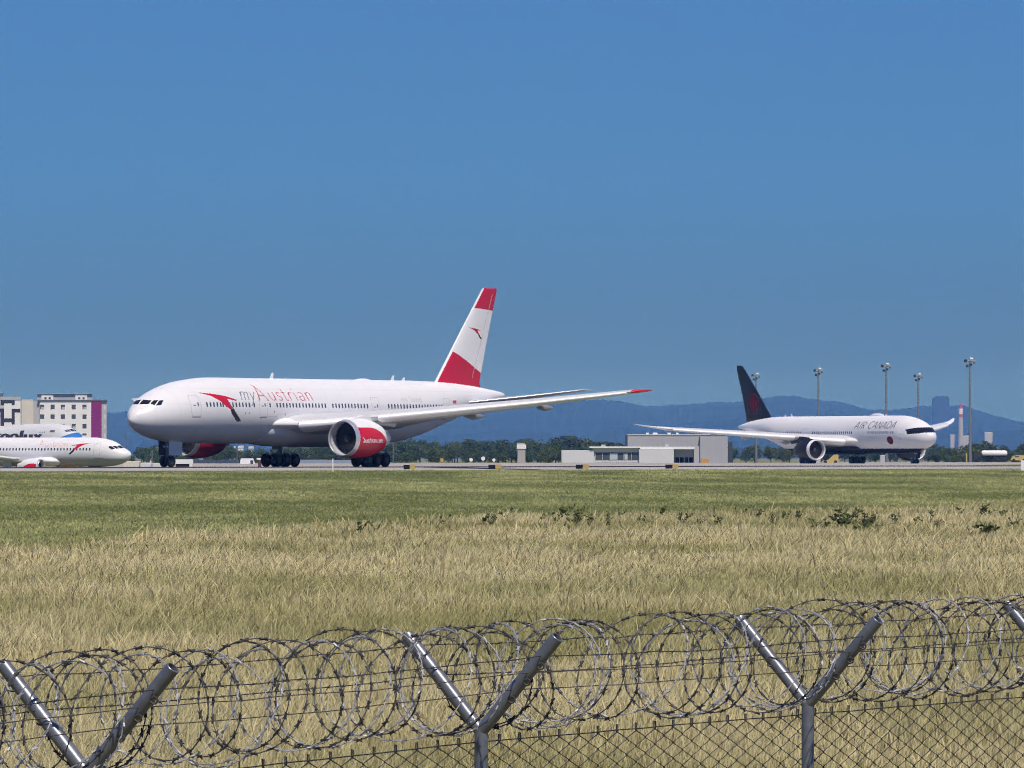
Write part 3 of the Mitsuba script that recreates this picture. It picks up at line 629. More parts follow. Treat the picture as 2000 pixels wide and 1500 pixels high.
def border(X): return np.interp(X, BORDER_X, BORDER_Y) + 26 * (meshkit.fbm(np.stack([np.asarray(X) / 6, np.asarray(X) * 0, np.asarray(X) * 0], -1), 3, 9) - .5)
sg = np.r_[-26000, -12000, -5000, -2000, -1000, np.arange(-650, 1500, 12), 1600, 1800, 2200, 3000, 5000, 9000, 15000, 22000, 30000]
eg = np.r_[-26000, -15000, -8000, -4000, -2000, -1200, -800, np.arange(-500, -80, 12), np.arange(-80, -24, 5), -20, -19.5, -12, 0, 12, 19.5, 20, 22, 26, np.arange(32, 430, 4), 460, 520, 620, 800, 1200]
S, E_ = np.meshgrid(sg, eg, indexing='ij')
GX, GY = xy(S, E_)
V = np.stack([GX, GY, ground_z(GX, GY)], -1)
keep = (np.abs(GX) < 13500) & (GY > -1400) & (GY < 32500)
m = grid(V, wrap=False)
ok = keep.reshape(-1)[m.faces].all(1)
m.update_faces(ok); m.remove_unreferenced_vertices()
def ground_color(p, n, uv):
    s = (p.x + 36.3) * ux + (p.y - 681.5) * uy
    e = (p.x + 36.3) * uy - (p.y - 681.5) * ux
    a = mikit.fbm(p.x * .16, p.y * .045, 0, octaves=4)
    b = mikit.noise(p.x * 1.1, p.y * .35, 3)
    c = mikit.noise(p.x * .05, p.y * .018, 7)
    green = mikit.mix((.12, .135, .06), (.27, .275, .135), dr.clip(a * 1.2 - .1 + .35 * (b - .5) + .3 * (c - .5), 0, 1))
    tan = mikit.mix((.20, .16, .075), (.12, .12, .05), a)
    y0 = p.x * 4.1 + 289                                # a rough cut of the meadow's border
    k = mikit.smoothstep(-8, 8, p.y - y0 + 8 * (a - .5)) * mikit.smoothstep(-40, -39, 400 - p.x)
    g = mikit.mix(tan, green, k)
    conc = mikit.mix((.34, .33, .31), (.42, .41, .385), a)
    k2 = mikit.smoothstep(-150, -152, e) * mikit.smoothstep(-330, -328, e) * mikit.smoothstep(380, 384, s)
    return g * (1 - k2) + conc * k2
scene['ground_soil'] = {'type': 'twosided', 'bsdf': {'type': 'diffuse', 'reflectance': mikit.proc(ground_color)}}
put(struct('ground', 'flat airfield ground with mown green grass and dry meadow'), m, 'ground_soil', None, True)
# taxiway: dark asphalt crown, light concrete shoulders, a painted edge line
def strip(e0, e1, z0, z1, s0=-700, s1=1500, n=40):
    ss = np.linspace(s0, s1, n)
    r = []
    for s in ss:
        a, b = xy(s, e0), xy(s, e1)
        r.append([[a[0], a[1], z0], [b[0], b[1], z1]])
    return grid(np.array(r), wrap=False)
def asphalt(p, n, uv):
    a = mikit.fbm(p.x * .3, p.y * .1, 0, octaves=3)
    return mikit.mix((.035, .036, .04), (.065, .066, .07), a)
def shoulder(p, n, uv):
    a = mikit.fbm(p.x * .5, p.y * .12, 0, octaves=4)
    return mikit.mix((.30, .30, .295), (.46, .455, .44), a)
scene['asphalt'] = {'type': 'twosided', 'bsdf': {'type': 'diffuse', 'reflectance': mikit.proc(asphalt)}}
scene['shoulder_concrete'] = {'type': 'twosided', 'bsdf': {'type': 'diffuse', 'reflectance': mikit.proc(shoulder)}}
put(struct('taxiway', 'dark asphalt taxiway'), join([strip(-12, 0, -.15, -.07), strip(0, 12, -.07, -.15)]), 'asphalt')
put(struct('taxiway_shoulder', 'pale concrete taxiway shoulder'), strip(12, 20.5, -.154, -.41), 'shoulder_concrete')
put(struct('taxiway_shoulder_001', 'pale concrete taxiway shoulder on the far side'), strip(-20.5, -12, -.41, -.154), 'shoulder_concrete')

# ---------------------------------------------------------------- grass
def blades(X, Y, H, W, lean, col, tipcol, kind=3):
    n = len(X)
    z = ground_z(X, Y) - .02
    ph = rng.uniform(0, np.pi, n)
    wx, wy = np.cos(ph) * W / 2, np.sin(ph) * W / 2
    lx, ly = lean * H, rng.normal(0, .16, n) * H
    if kind == 1:
        v = np.stack([np.c_[X - wx, Y - wy, z], np.c_[X + wx, Y + wy, z], np.c_[X + lx, Y + ly, z + H]], 1)
        f = np.arange(3 * n).reshape(-1, 3)
        c = np.stack([col, col, tipcol], 1)
    else:
        mx, my, mz = X + lx * .35, Y + ly * .35, z + H * .62
        v = np.stack([np.c_[X - wx * .7, Y - wy * .7, z], np.c_[X + wx * .7, Y + wy * .7, z], np.c_[mx - wx, my - wy, mz], np.c_[mx + wx, my + wy, mz], np.c_[X + lx, Y + ly, z + H]], 1)
        f = (np.array([[0, 1, 3], [0, 3, 2], [2, 3, 4]])[None] + 5 * np.arange(n)[:, None, None]).reshape(-1, 3)
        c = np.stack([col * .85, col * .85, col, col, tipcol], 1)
    return (v.reshape(-1, 3), f), c.reshape(-1, 3)
def scatter(d0, d1, n, margin=1.22, power=1.0):
    d = d0 + (d1 - d0) * rng.random(n) ** power
    return (rng.random(n) * 2 - 1) * d / 14 * margin, d
def lerp(a, b, t): return np.asarray(a) * (1 - t[:, None]) + np.asarray(b) * t[:, None]
scene['grass_blade'] = {'type': 'twosided', 'bsdf': {'type': 'diffuse', 'reflectance': {'type': 'mesh_attribute', 'name': 'vertex_color'}}}
X, Y = scatter(62, 390, 640000)
inside = Y < border(X) + rng.normal(0, 6, len(X)) + 30 * (meshkit.fbm(np.stack([X / 3, Y / 9, X * 0], -1), 3, 71) - .5)
X, Y = X[inside], Y[inside]
q = meshkit.fbm(np.stack([X / 5.5, Y / 15, X * 0], -1), 4, 21)
q2 = meshkit.fbm(np.stack([X / 1.3, Y / 3.5, X * 0], -1), 3, 33)
q3 = meshkit.fbm(np.stack([X / 16, Y / 22, X * 0], -1), 3, 57)
dry = np.clip((q - .5) * 3.0 + (q3 - .5) * 2.2 + .62 + .7 * (q2 - .5) + rng.normal(0, .16, len(X)), 0, 1)
W = np.maximum(.0095, Y * .00015) * rng.uniform(.6, 1.5, len(X))
H = (.16 + .20 * q + .30 * (q2 - .3) + .10 * (q3 - .5)) * rng.uniform(.6, 1.15, len(X)) * (1 + .35 * (rng.random(len(X)) < .10))
tone = rng.uniform(.78, 1.15, len(X))[:, None]
q4 = meshkit.fbm(np.stack([X / 3.2, Y / 6.5, X * 0], -1), 3, 91)
H *= .62 + .5 * sm(.34, .58, q4)
H *= 1 + .5 * (rng.random(len(X)) < .03)
dark = (rng.random(len(X)) < .07 * (q2 > .45))[:, None]
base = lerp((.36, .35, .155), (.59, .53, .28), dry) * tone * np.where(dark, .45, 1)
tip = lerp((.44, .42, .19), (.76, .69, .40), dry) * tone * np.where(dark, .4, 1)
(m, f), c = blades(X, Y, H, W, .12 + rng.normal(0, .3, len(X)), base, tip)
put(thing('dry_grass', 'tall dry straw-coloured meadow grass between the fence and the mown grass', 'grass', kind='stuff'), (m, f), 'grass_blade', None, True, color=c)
X, Y = scatter(185, 900, 420000, 1.15, 1.15)
e = se(X, Y)[1]
inside = (Y > border(X) - rng.exponential(7, len(X))) & (e > 20.3)
X, Y, e = X[inside], Y[inside], e[inside]
q = meshkit.fbm(np.stack([X / 7, Y / 30, X * 0], -1), 4, 41)
q2 = meshkit.fbm(np.stack([X / 1.5, Y / 7, X * 0], -1), 3, 43)
k = np.clip((q - .3) * 2 + .8 * (q2 - .5) + rng.normal(0, .12, len(X)), 0, 1)
W = Y * .00034 * rng.uniform(.7, 1.4, len(X))
H = (.04 + .09 * q2 + .04 * q) * rng.uniform(.6, 1.2, len(X))
tone = rng.uniform(.75, 1.2, len(X))[:, None]
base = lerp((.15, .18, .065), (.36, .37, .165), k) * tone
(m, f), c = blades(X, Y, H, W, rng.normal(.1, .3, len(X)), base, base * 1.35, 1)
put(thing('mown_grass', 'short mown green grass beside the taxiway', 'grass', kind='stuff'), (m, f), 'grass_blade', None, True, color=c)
# weeds that stand out of the meadow
def weed(px, py, D, w, h, n, label, leafy=.16, lean=.3, spread=.5, seed=0):
    r = np.random.default_rng(seed)
    x0, y0 = (px - 1000) / FOC * D, D
    z0 = float(ground_z(x0, y0))
    k = thing('weed', label, 'plant')
    stems, leaves = [], []
    for i in range(n):
        t = np.linspace(0, 1, 5)
        dx, dy = r.normal(lean * .35, spread * 1.25) * w / 2, r.normal(0, .3) * w
        hh = h * r.uniform(.55, 1)
        p = np.c_[x0 + r.normal(0, .25) * w / 2 + dx * t**1.3, y0 + dy * t**1.3, z0 + hh * (t - .12 * t**3)]
        stems.append(tube(p, np.linspace(.012, .005, 5), 4, False))
        for q in range(15):
            u = r.uniform(.15, 1.05)
            c = np.array([np.interp(u, t, p[:, j]) for j in range(3)])
            d = r.normal(0, 1, 3); d[2] = abs(d[2]) * .7 + .1; d /= np.linalg.norm(d)
            s = np.cross(d, r.normal(0, 1, 3)); s /= np.linalg.norm(s)
            L, B = leafy * r.uniform(.45, 1.0), leafy * r.uniform(.09, .2)
            leaves.append(trimesh.Trimesh([c, c + d * L * .5 + s * B, c + d * L, c + d * L * .5 - s * B], [[0, 1, 2], [0, 2, 3]], process=False))
    put(k + '__stem', join(stems), 'weed_stem')
    put(k + '__foliage', join(leaves), 'weed_leaf')
flat('weed_stem', (.10, .10, .04)); flat('weed_leaf', mikit.proc(lambda p, n, uv: mikit.mix((.06, .085, .03), (.15, .185, .075), mikit.noise(p.x * 9, p.y * 9, p.z * 9))))
weed(1690, 1018, 262, 1.15, .85, 22, 'bushy dark green weed, the denser of the large pair at the mown grass edge', .17, 0, .45, 1)
weed(1640, 1010, 264, 1.1, 1.0, 9, 'large dark weed with leaves sweeping up to the right, just left of the bushy one', .34, 1.2, .5, 2)
weed(1662, 1030, 254, 2.0, .62, 14, 'low straggling green weed in front of the bushy one', .18, .2, .7, 3)
weed(1122, 1020, 263, .6, .85, 8, 'dark upright weed leaning right, below the white terminal building', .22, 1.0, .4, 4)
weed(1187, 1024, 262, .35, .8, 7, 'small dark weed just right of the upright one below the terminal', .16, .4, .4, 5)
weed(960, 1028, 261, .4, .75, 7, 'small olive weed near the middle of the meadow edge', .14, .5, .5, 6)
weed(1922, 1000, 299, .8, .8, 7, 'spreading weed on the edge of the mown grass at the far right', .3, .6, .7, 7)
weed(1925, 1036, 251, .5, .6, 5, 'dark weed with one long leaf near the right edge', .34, .8, .6, 8)
weed(1368, 1026, 265, .4, .6, 6, 'dark low weed left of the large pair', .14, .3, .5, 9)
weed(1510, 1018, 271, .5, .75, 6, 'pair of thin dark weed stems left of the large pair', .12, .6, .5, 10)
weed(715, 1022, 266, .5, .62, 9, 'row of thin dark weed stems below the port engine of the large airliner', .1, .3, .6, 11)
weed(1830, 1024, 267, .35, .6, 5, 'small dark weed between the bushy one and the right edge', .14, .3, .5, 12)

wr = np.random.default_rng(77)
for i in range(26):
    px = [705, 735, 860, 940, 985, 1050, 1085, 1100, 1145, 1210, 1250, 1290, 1330, 1400, 1440, 1480, 1530, 1560, 1590, 1610, 1745, 1790, 1815, 1870, 1955, 1985][i]
    D = 3.58 / ((wr.uniform(1014, 1042) + max(0, 1000 - px) * .05 - 894) / FOC + .0037 - (px - 1000) * 3e-7)
    x0 = (px - 1000) / FOC * D; z0 = float(ground_z(x0, D))
    ab = next(t for q, t in ((720, 'left of the port main wheels'), (750, 'port main wheels'), (900, 'tail of the large airliner'), (950, 'yellow light post'), (1000, 'second taxiway sign'), (1060, 'white-headed tower'), (1092, 'tree line left of the white building'), (1130, 'left end of the white building'), (1180, 'third taxiway sign'), (1230, 'window strip of the white building'), (1270, 'middle of the white building'), (1310, 'fourth taxiway sign'), (1360, 'right end of the white building'), (1420, 'hangar'), (1460, 'black tail fin'), (1500, 'rear of the black-tailed airliner'),
        (1545, 'outer wing root of the black-tailed airliner'), (1575, 'black engine'), (1600, 'inlet of the black engine'), (1620, 'yellow loader'), (1770, 'dark red roundel'), (1800, 'nose gear of the black-tailed airliner'), (1830, 'nose of the black-tailed airliner'), (1900, 'tallest mast'), (1970, 'tank truck'), (9999, 'yellow vehicle')) if px < q)
    k = thing('small_weed', f'small dark weed in the straw below the {ab}', 'plant', 'small weeds along the meadow edge')
    h = wr.uniform(.42, .68); stems, leaves = [], []
    for q in range(int(wr.integers(2, 5))):
        dx = wr.normal(.1, .12); p = np.array([[x0 + wr.normal(0, .12), D, z0], [x0 + dx * .5, D, z0 + h * .6], [x0 + dx * 1.4, D + wr.normal(0, .1), z0 + h]])
        stems.append(tube(p, [.014, .011, .006], 4, False))
        for w in range(6):
            c = p[1] + (p[2] - p[1]) * wr.uniform(-.2, 1); d = wr.normal(0, 1, 3); d[2] = abs(d[2]); d /= np.linalg.norm(d); u = np.cross(d, wr.normal(0, 1, 3)); u /= np.linalg.norm(u)
            L, B = wr.uniform(.09, .2), wr.uniform(.03, .06)
            leaves.append(trimesh.Trimesh([c, c + d * L * .5 + u * B, c + d * L, c + d * L * .5 - u * B], [[0, 1, 2], [0, 2, 3]], process=False))
    put(k + '__stem', join(stems), 'weed_stem'); put(k + '__foliage', join(leaves), 'weed_leaf')

# ---------------------------------------------------------------- perimeter fence
FS, FC = math.sin(math.radians(27.8)), math.cos(math.radians(27.8))
F0 = np.array([-1.521, 25.66])
def fz(s): return np.interp(s, [-9, 0, 3, 6, 9, 15], [-.50, -.325, -.275, -.26, -.252, -.24])     # height of the Y joint
def fp(s, e=0.0, z=0.0):
    """Point on the fence: s along, e across (towards the right and the viewer), z above the Y joint."""
    return np.array([F0[0] + s * FS + e * FC, F0[1] + s * FC - e * FS, fz(s) + z])
fence = thing('perimeter_fence', 'chain-link airfield fence with galvanised Y-shaped posts and barbed wire strands in the foreground', 'fence')
R = .0268
def hollow(p0, p1, r=R, wall=.006, n=24):
    p0, p1 = np.array(p0, float), np.array(p1, float)
    t = (p1 - p0) / np.linalg.norm(p1 - p0)
    a = np.cross(t, [0.3, 1, .2]); a /= np.linalg.norm(a); b = np.cross(t, a)
    ang = np.arange(n) * 2 * np.pi / n
    ring = lambda c, q: c + q * (np.cos(ang)[:, None] * a + np.sin(ang)[:, None] * b)
    return grid(np.array([ring(p0, r), ring(p1 - t * .002, r), ring(p1, r - .002), ring(p1, r - wall), ring(p1 - t * .25, r - wall), ring(p1 - t * .25, .001)]))
ARM = {0: (.358, .36), 3: (.34, .352), 6: (.335, .345), 9: (.335, .345)}
POSTS = np.array([-6, -3, 0, 3, 6, 8.87, 11.9, 15, 18.0])
def galv(p, n, uv):
    a = mikit.fbm(p.x * 40, p.y * 40, p.z * 40, octaves=3)
    b = mikit.noise(p.x * 9, p.y * 9, p.z * 5)
    return mikit.mix((.12, .135, .158), (.27, .295, .33), dr.clip(.7 * a + .5 * b - .1, 0, 1))
scene['post_galvanised'] = {'type': 'twosided', 'bsdf': {'type': 'principled', 'base_color': mikit.proc(galv), 'roughness': .38, 'metallic': .45}}
mat('barb_dark', (.05, .05, .055), .6, .2); mat('wire_rusty', (.09, .078, .07), .7, .1); mat('wire_galvanised', (.34, .35, .36), .55, .25); mat('wire_dark', (.055, .056, .06), .65, .2); mat('coil_dark', (.095, .098, .105), .6, .25)
STRANDS = [(1, .40, 'wire_rusty', False), (1, .60, 'wire_rusty', False), (1, .78, 'wire_dark', True), (-1, .55, 'wire_dark', True), (-1, .88, 'wire_dark', True)]
def arm_at(side, q, s):
    e, z = ARM.get(int(s), (.338, .348)); k = 1.0 if side > 0 else .985
    return fp(s, side * e * q * k, z * q + .02)
for s in POSTS:
    foot = fp(s); foot[2] = -2.7
    k = put(f'{fence}__post', tube([foot, fp(s, 0, .015)], R, 24), 'post_galvanised', None, 50)
    put(k + '__arm', hollow(fp(s, .004, .0), arm_at(1, 1, s)), 'post_galvanised', None, 40)
    put(k + '__arm', hollow(fp(s, -.004, .0), arm_at(-1, 1, s)), 'post_galvanised', None, 40)
    for side, q, mt, barb in STRANDS:                       # wire eyes under the arms
        c = arm_at(side, q, s) - np.array([0, 0, .038])
        t = np.linspace(0, 2 * np.pi, 11)
        put(k + '__wire_eye', tube(np.c_[c[0] + .013 * np.cos(t), c[1] - .03 + 0 * t, c[2] + .013 * np.sin(t)], .004, 5, False), 'wire_dark')
def barb4(c, d, L, r):
    out = []
    for i in range(2):
        v = rng.normal(0, 1, 3); v -= d * v.dot(d); v /= np.linalg.norm(v)
        out.append(tube([c - v * L, c, c + v * L], [r * .3, r, r * .3], 3, False))
    out.append(tube([c - d * L * .5, c, c + d * L * .5], [r * 1.5, r * 1.9, r * 1.5], 4, False))
    return out
for side, q, mt, barb in STRANDS:
    pts, at = [], []
    for s in np.arange(POSTS[0], POSTS[-1] + .01, .25):
        i = max(0, np.searchsorted(POSTS, s + 1e-6) - 1); lo, hi = POSTS[i], POSTS[min(i + 1, len(POSTS) - 1)]
        w = (s - lo) / max(hi - lo, 1e-6)
        p = arm_at(side, q, lo) * (1 - w) + arm_at(side, q, hi) * w
        base = p + np.array([0, -.03 if side > 0 else .02, -.012 * 4 * w * (1 - w) * rng.uniform(.6, 1.2) + rng.normal(0, .0015)])
        pts.append(base)
    k = put(f'{fence}__strand', tube(pts, .0022, 6), mt, None, True)
    if barb:
        bs, P_ = [], np.array(pts)
        L = np.r_[0, np.cumsum(np.linalg.norm(np.diff(P_, axis=0), axis=1))]
        for l in np.arange(.05, L[-1], .115):
            c = np.array([np.interp(l, L, P_[:, j]) for j in range(3)]); bs += barb4(c, np.array([FS, FC, 0]), .016, .0022)
        kb = put(k + '__barb', join(bs), mt); labels[kb] = {'kind': 'stuff'}
# chain-link: one zigzag wire per column of diamonds
PW, PH = .086, .066
zz = np.arange(0, -2.35, -PH / 2)
def zig(flip):
    i = np.arange(len(zz))
    off = np.where((i + flip) % 2 == 0, -1, 1) * PW / 2 * 1.02
    bulge = np.where((i + flip) % 2 == 0, -1, 1) * .003
    pts = np.c_[off * FS + bulge * FC, off * FC - bulge * FS, zz]
    pts = np.vstack([[[pts[0, 0], pts[0, 1], .03]], pts])
    return tube(pts, .0029, 4, False)
scene_wire = [mikit.ply(zig(i), 'wire_dark') for i in (0, 1)]
cols = np.arange(1.2, 12.5, PW)
for i, s in enumerate(cols):
    p = fp(s, -.035, -.055)
    scene[free(f'{fence}__mesh_wire')] = {**scene_wire[i % 2], 'to_world': T().translate([float(x) for x in p])}
put(f'{fence}__top_wire', tube([fp(s, -.033, -.05 + rng.normal(0, .001)) for s in np.arange(-3, 12.6, .25)], .0028, 6), 'wire_dark', None, True)
# razor-wire coil lying in the Y
coil = thing('razor_wire', 'coil of loose razor wire lying in the Y arms along the top of the fence', 'barbed wire')
def helix(s0, s1, pitch, phase, sgn, seed, r0=.205):
    r = np.random.default_rng(seed)
    n = int((s1 - s0) / pitch)
    t = np.linspace(0, n, n * 26)
    jit = np.interp(t, np.arange(n + 2), r.normal(0, .55, n + 2)) * pitch
    rad = r0 + np.interp(t, np.arange(0, n + 2, .5), r.normal(0, .011, len(np.arange(0, n + 2, .5))))
    cz = .205 + np.interp(t, np.arange(0, n + 2), r.normal(0, .012, n + 2))
    a = sgn * 2 * np.pi * t + phase
    s = s0 + pitch * t + jit + .06 * np.sin(a * .5 + phase) + .05 * np.cos(a)
    e = rad * 1.02 * np.sin(a) - .0
    z = cz + rad * np.cos(a)
    return np.array([fp(*q) for q in zip(s, e, z)])
for j, (pitch, ph, sg_, sd) in enumerate(((.25, 0.4, 1, 3), (.31, 2.2, -1, 8))):
    p = helix(-5.6, 14.5, pitch, ph, sg_, sd)
    k = put(f'{coil}__wire', tube(p, .0026, 6, False), 'wire_galvanised' if j else 'coil_dark', None, True)
    L = np.r_[0, np.cumsum(np.linalg.norm(np.diff(p, axis=0), axis=1))]
    bs = []
    for l in np.arange(.03, L[-1], .072):
        c = np.array([np.interp(l, L, p[:, i]) for i in range(3)])
        d = np.array([np.interp(l + .01, L, p[:, i]) for i in range(3)]) - c
        d /= np.linalg.norm(d) + 1e-9
        s_ = np.cross(d, rng.normal(0, 1, 3)); s_ /= np.linalg.norm(s_)
        n_ = np.cross(d, s_)
        h, wd, tk = .0165, .0095, .003                       # a flat four-pointed razor clip with thickness
        out = [c - d * h * .5 - s_ * .003, c - d * h - s_ * wd, c - d * h * .2 + s_ * .004 * 0 - s_ * .003, c + d * h - s_ * wd, c + d * h * .5 + s_ * .003, c + d * h + s_ * wd, c + s_ * .0035, c - d * h + s_ * wd]
        v = np.vstack([np.array(out) + n_ * tk, np.array(out) - n_ * tk, [c + n_ * tk * 1.4, c - n_ * tk * 1.4]])
        f = []
        for i in range(8):
            i2 = (i + 1) % 8
            f += [[16, i, i2], [17, 8 + i2, 8 + i], [i, 8 + i, 8 + i2], [i, 8 + i2, i2]]
        bs.append(trimesh.Trimesh(v, f, process=False))
    kb = put(k + '__barb', join(bs), 'wire_galvanised' if j else 'barb_dark'); labels[kb] = {'kind': 'stuff'}

# ---------------------------------------------------------------- far buildings
def at(px, D): return (px - 1000) / FOC * D
def hz(py, D): return CAM_H - (py - 894) / FOC * D
def plaster(name, c, v=.06):
    flat(name, mikit.proc(lambda p, n, uv: mi.Color3f(*c) * (1 - v + 2 * v * mikit.fbm(p.x * .4, p.y * .4, p.z * .25, octaves=3))))
    return name
WALLW = plaster('wall_white', (.80, .81, .83)); WALLG = plaster('wall_grey', (.44, .45, .48)); WALLB = plaster('wall_beige', (.64, .61, .55)); ROOFD = plaster('roof_dark', (.12, .13, .15)); PURPLE = plaster('wall_purple', (.24, .035, .17))
HOTG = mat('hotel_window_glass', (.07, .08, .10), .15); CLAD = plaster('hangar_cladding', (.40, .41, .45)); DCL = plaster('dark_panel', (.05, .05, .06))
FCE = plaster('wall_pale_panel', (.62, .64, .67))
# hotel with purple stripe, turned a little so that it squarely faces the taxiway
D = 2500.0
put_plain = put
turn = T().translate([at(208, D), D, 0]).rotate([0, 0, 1], 3.3).translate([-at(208, D), -D, 0])
def put(key, mesh, bsdf, tw=None, *a, **k): return put_plain(key, mesh, bsdf, turn, *a, **k)
hotel = thing('hotel_building', 'white multi-storey hotel with a purple stripe and square windows behind the small airliner', 'building')
A = lambda px: at(px, D); Z = lambda py: hz(py, D)
G0 = -1.2
put(hotel + '__wall', bx(A(78), A(178), D, D + 18, G0, Z(784)), WALLW)
put(hotel + '__stripe', bx(A(178), A(198.5), D - .15, D + 17, G0, Z(784.5)), PURPLE)
put(hotel + '__end_wall', bx(A(198.5), A(208.5), D + .3, D + 18, G0, Z(784)), WALLG)
put(hotel + '__roof', bx(A(74), A(209.5), D - .5, D + 18.5, Z(784) + .002, Z(781)), ROOFD)
pk = put(hotel + '__penthouse', bx(A(73), A(180), D + 3, D + 14, Z(781), Z(769)), WALLG)
for x0, x1 in ((81, 104), (147, 170)):
    pw = put(hotel + '__penthouse__wall_panel', bx(A(x0), A(x1), D + 2.6, D + 4, Z(781), Z(770)), WALLW)
    for x in (.25, .62): put(hotel + '__penthouse__window', bx(A(x0 + (x1 - x0) * x), A(x0 + (x1 - x0) * (x + .18)), D + 2.5, D + 2.7, Z(780), Z(775.5)), HOTG)
put(hotel + '__penthouse__roof_slab', bx(A(72), A(181), D + 2, D + 15, Z(769), Z(767.6)), WALLG)
for r, y0 in enumerate((790.5, 809.3, 828, 846.5, 865)):
    for c, x0 in enumerate((78.5, 99, 119, 140, 161)):
        w = put(hotel + '__window', bx(A(x0), A(x0 + 8), D - .06, D + .2, Z(y0 + 9), Z(y0)), HOTG)
        put(w + '__sill', bx(A(x0 - .3), A(x0 + 8.3), D - .2, D, Z(y0 + 9.8), Z(y0 + 9.05)), WALLW)
        if (r * 3 + c * 2) % 4 == 0: put(w + '__blind', bx(A(x0 + 2), A(x0 + 8), D - .1, D - .07, Z(y0 + 8.6), Z(y0 + 4.4)), WALLG)
for x in (205,): 
    for y0 in (792, 810, 829, 847): put(hotel + '__end_wall__window', bx(A(203), A(206.5), D + .15, D + .4, Z(y0 + 8), Z(y0)), WALLB)
put(hotel + '__stair_tower', bx(A(42), A(65.5), D - 1, D + 15, G0, Z(782)), WALLB)
put(hotel + '__recess_wall', bx(A(65.5), A(78), D + 1, D + 15, G0, Z(783)), WALLG)
put(hotel + '__parapet', bx(A(42), A(66), D - 1.1, D + 15.1, Z(782), Z(779.6)), WALLG)
# the wing at the left edge with dark zigzag bands
D = 2499.0
wing = thing('office_building', 'white building with bold dark bands in its facade at the left edge', 'building')
put(wing + '__wall', bx(A(-40), A(40.5), D, D + 16, G0, Z(781)), WALLW)
put(wing + '__roof', bx(A(-41), A(41), D - .4, D + 16.4, Z(781), Z(775)), WALLG)
for x0, x1, y0, y1 in ((1, 29, 781.5, 788), (1, 8, 788, 792), (23, 29, 788, 791.5), (-6, 8, 798, 806), (23, 39.5, 798.5, 806), (1, 8, 806, 817), (23, 29, 806, 817), (1, 29, 817, 825), (1, 8, 825, 832), (23, 29, 825, 829), (-40, -12, 781.5, 790), (-40, -16, 800, 808)):
    put(wing + '__dark_band', bx(A(x0), A(x1), D - .12, D + .2, Z(y1), Z(y0)), DCL)
for x0, x1, y0, y1 in ((0, 24, 792.5, 798), (0, 24, 808.5, 816)):
    put(wing + '__window', bx(A(x0), A(x0 + 8), D - .06, D + .2, Z(y1), Z(y0)), 'pale_glass')
mat('pale_glass', (.45, .52, .57), .2)
put(wing + '__roof_plant', bx(A(-5), A(6), D + 3, D + 8, Z(775), Z(768)), ROOFD)
put = put_plain
# terminal
D = 1500.0
term = thing('terminal_building', 'low white airport building with a strip of dark windows left of the big grey hangar', 'building')
G0 = -1.15
put(term + '__wall', bx(A(1097), A(1160), D, D + 20, G0, Z(879)), FCE)
put(term + '__wall', bx(A(1160), A(1248), D + .6, D + 20, G0, Z(875)), FCE)
put(term + '__wall', bx(A(1248), A(1316), D - .3, D + 20, G0, Z(877.5)), FCE)
put(term + '__roof', bx(A(1152), A(1250), D - .6, D + 21, Z(875) + .004, Z(872)), WALLW)
put(term + '__roof', bx(A(1250), A(1356), D + .3, D + 21, Z(877.2), Z(872.5)), WALLW)
wb = put(term + '__window_band', bx(A(1162), A(1248), D + .45, D + 1, Z(899), Z(883.5)), HOTG)
for x in (1162, 1176.5, 1191, 1205, 1218, 1233, 1246.6): put(term + '__window_band__mullion', bx(A(x), A(x + 1.2), D + .3, D + .44, Z(899), Z(883.5)), WALLG)
for x0, x1 in ((1192, 1205), (1220, 1226)): put(term + '__window_band__pane', bx(A(x0), A(x1), D + .38, D + .43, Z(898), Z(885)), 'pale_glass')
put(term + '__base_recess', bx(A(1162), A(1247), D + .4, D + 1, G0, Z(903.5)), DCL)
put(term + '__wall', bx(A(1316), A(1357), D + 3, D + 20, Z(893), Z(877.3)), CLAD)
put(term + '__undercroft', bx(A(1316), A(1356), D + 5, D + 19, G0, Z(893)), DCL)
for x in (1318, 1327, 1336, 1345, 1354): put(term + '__column', bx(A(x), A(x + 1.6), D + 3, D + 3.4, G0, Z(893)), WALLG)
put(term + '__roof_unit', bx(A(1175), A(1183), D + 4, D + 7, Z(872), Z(868.5)), WALLG)
put(term + '__roof_unit', bx(A(1300), A(1307), D + 4, D + 7, Z(872.4), Z(867)), WALLG)
put(term + '__roof_unit', bx(A(1356), A(1366), D + 2, D + 6, G0, Z(871)), WALLG)
# hangar
D = 1700.0
hang = thing('hangar', 'big plain grey hangar behind the low white building', 'building')
put(hang + '__wall', bx(A(1226), A(1366), D, D + 40, -1.2, Z(850)), CLAD)
put(hang + '__wall', bx(A(1366.2), A(1420), D - 6, D + 40, -1.2, Z(852)), CLAD)
put(hang + '__roof', bx(A(1225), A(1421), D - .3, D + 41, Z(849.9), Z(848.2)), FCE)
for i, x in enumerate(np.arange(1232, 1420, 9.4)): put(hang + '__cladding_joint', bx(A(x), A(x + .5), D - 6.08 if x > 1366.5 else D - .08, D - 5.9 if x > 1366.5 else D + .1, -1.2, Z(852.5)), WALLG)
for x0, w in ((1263, 5), (1276, 9), (1305, 6), (1322, 4)): put(hang + '__roof_unit', bx(A(x0), A(x0 + w), D + 5, D + 9, Z(848.2), Z(845)), WALLW)
put(hang + '__side_wall', bx(A(1421.5), A(1438), D + 30, D + 60, -1.2, Z(862)), 'dark_blue_panel')
plaster('dark_blue_panel', (.06, .075, .09))
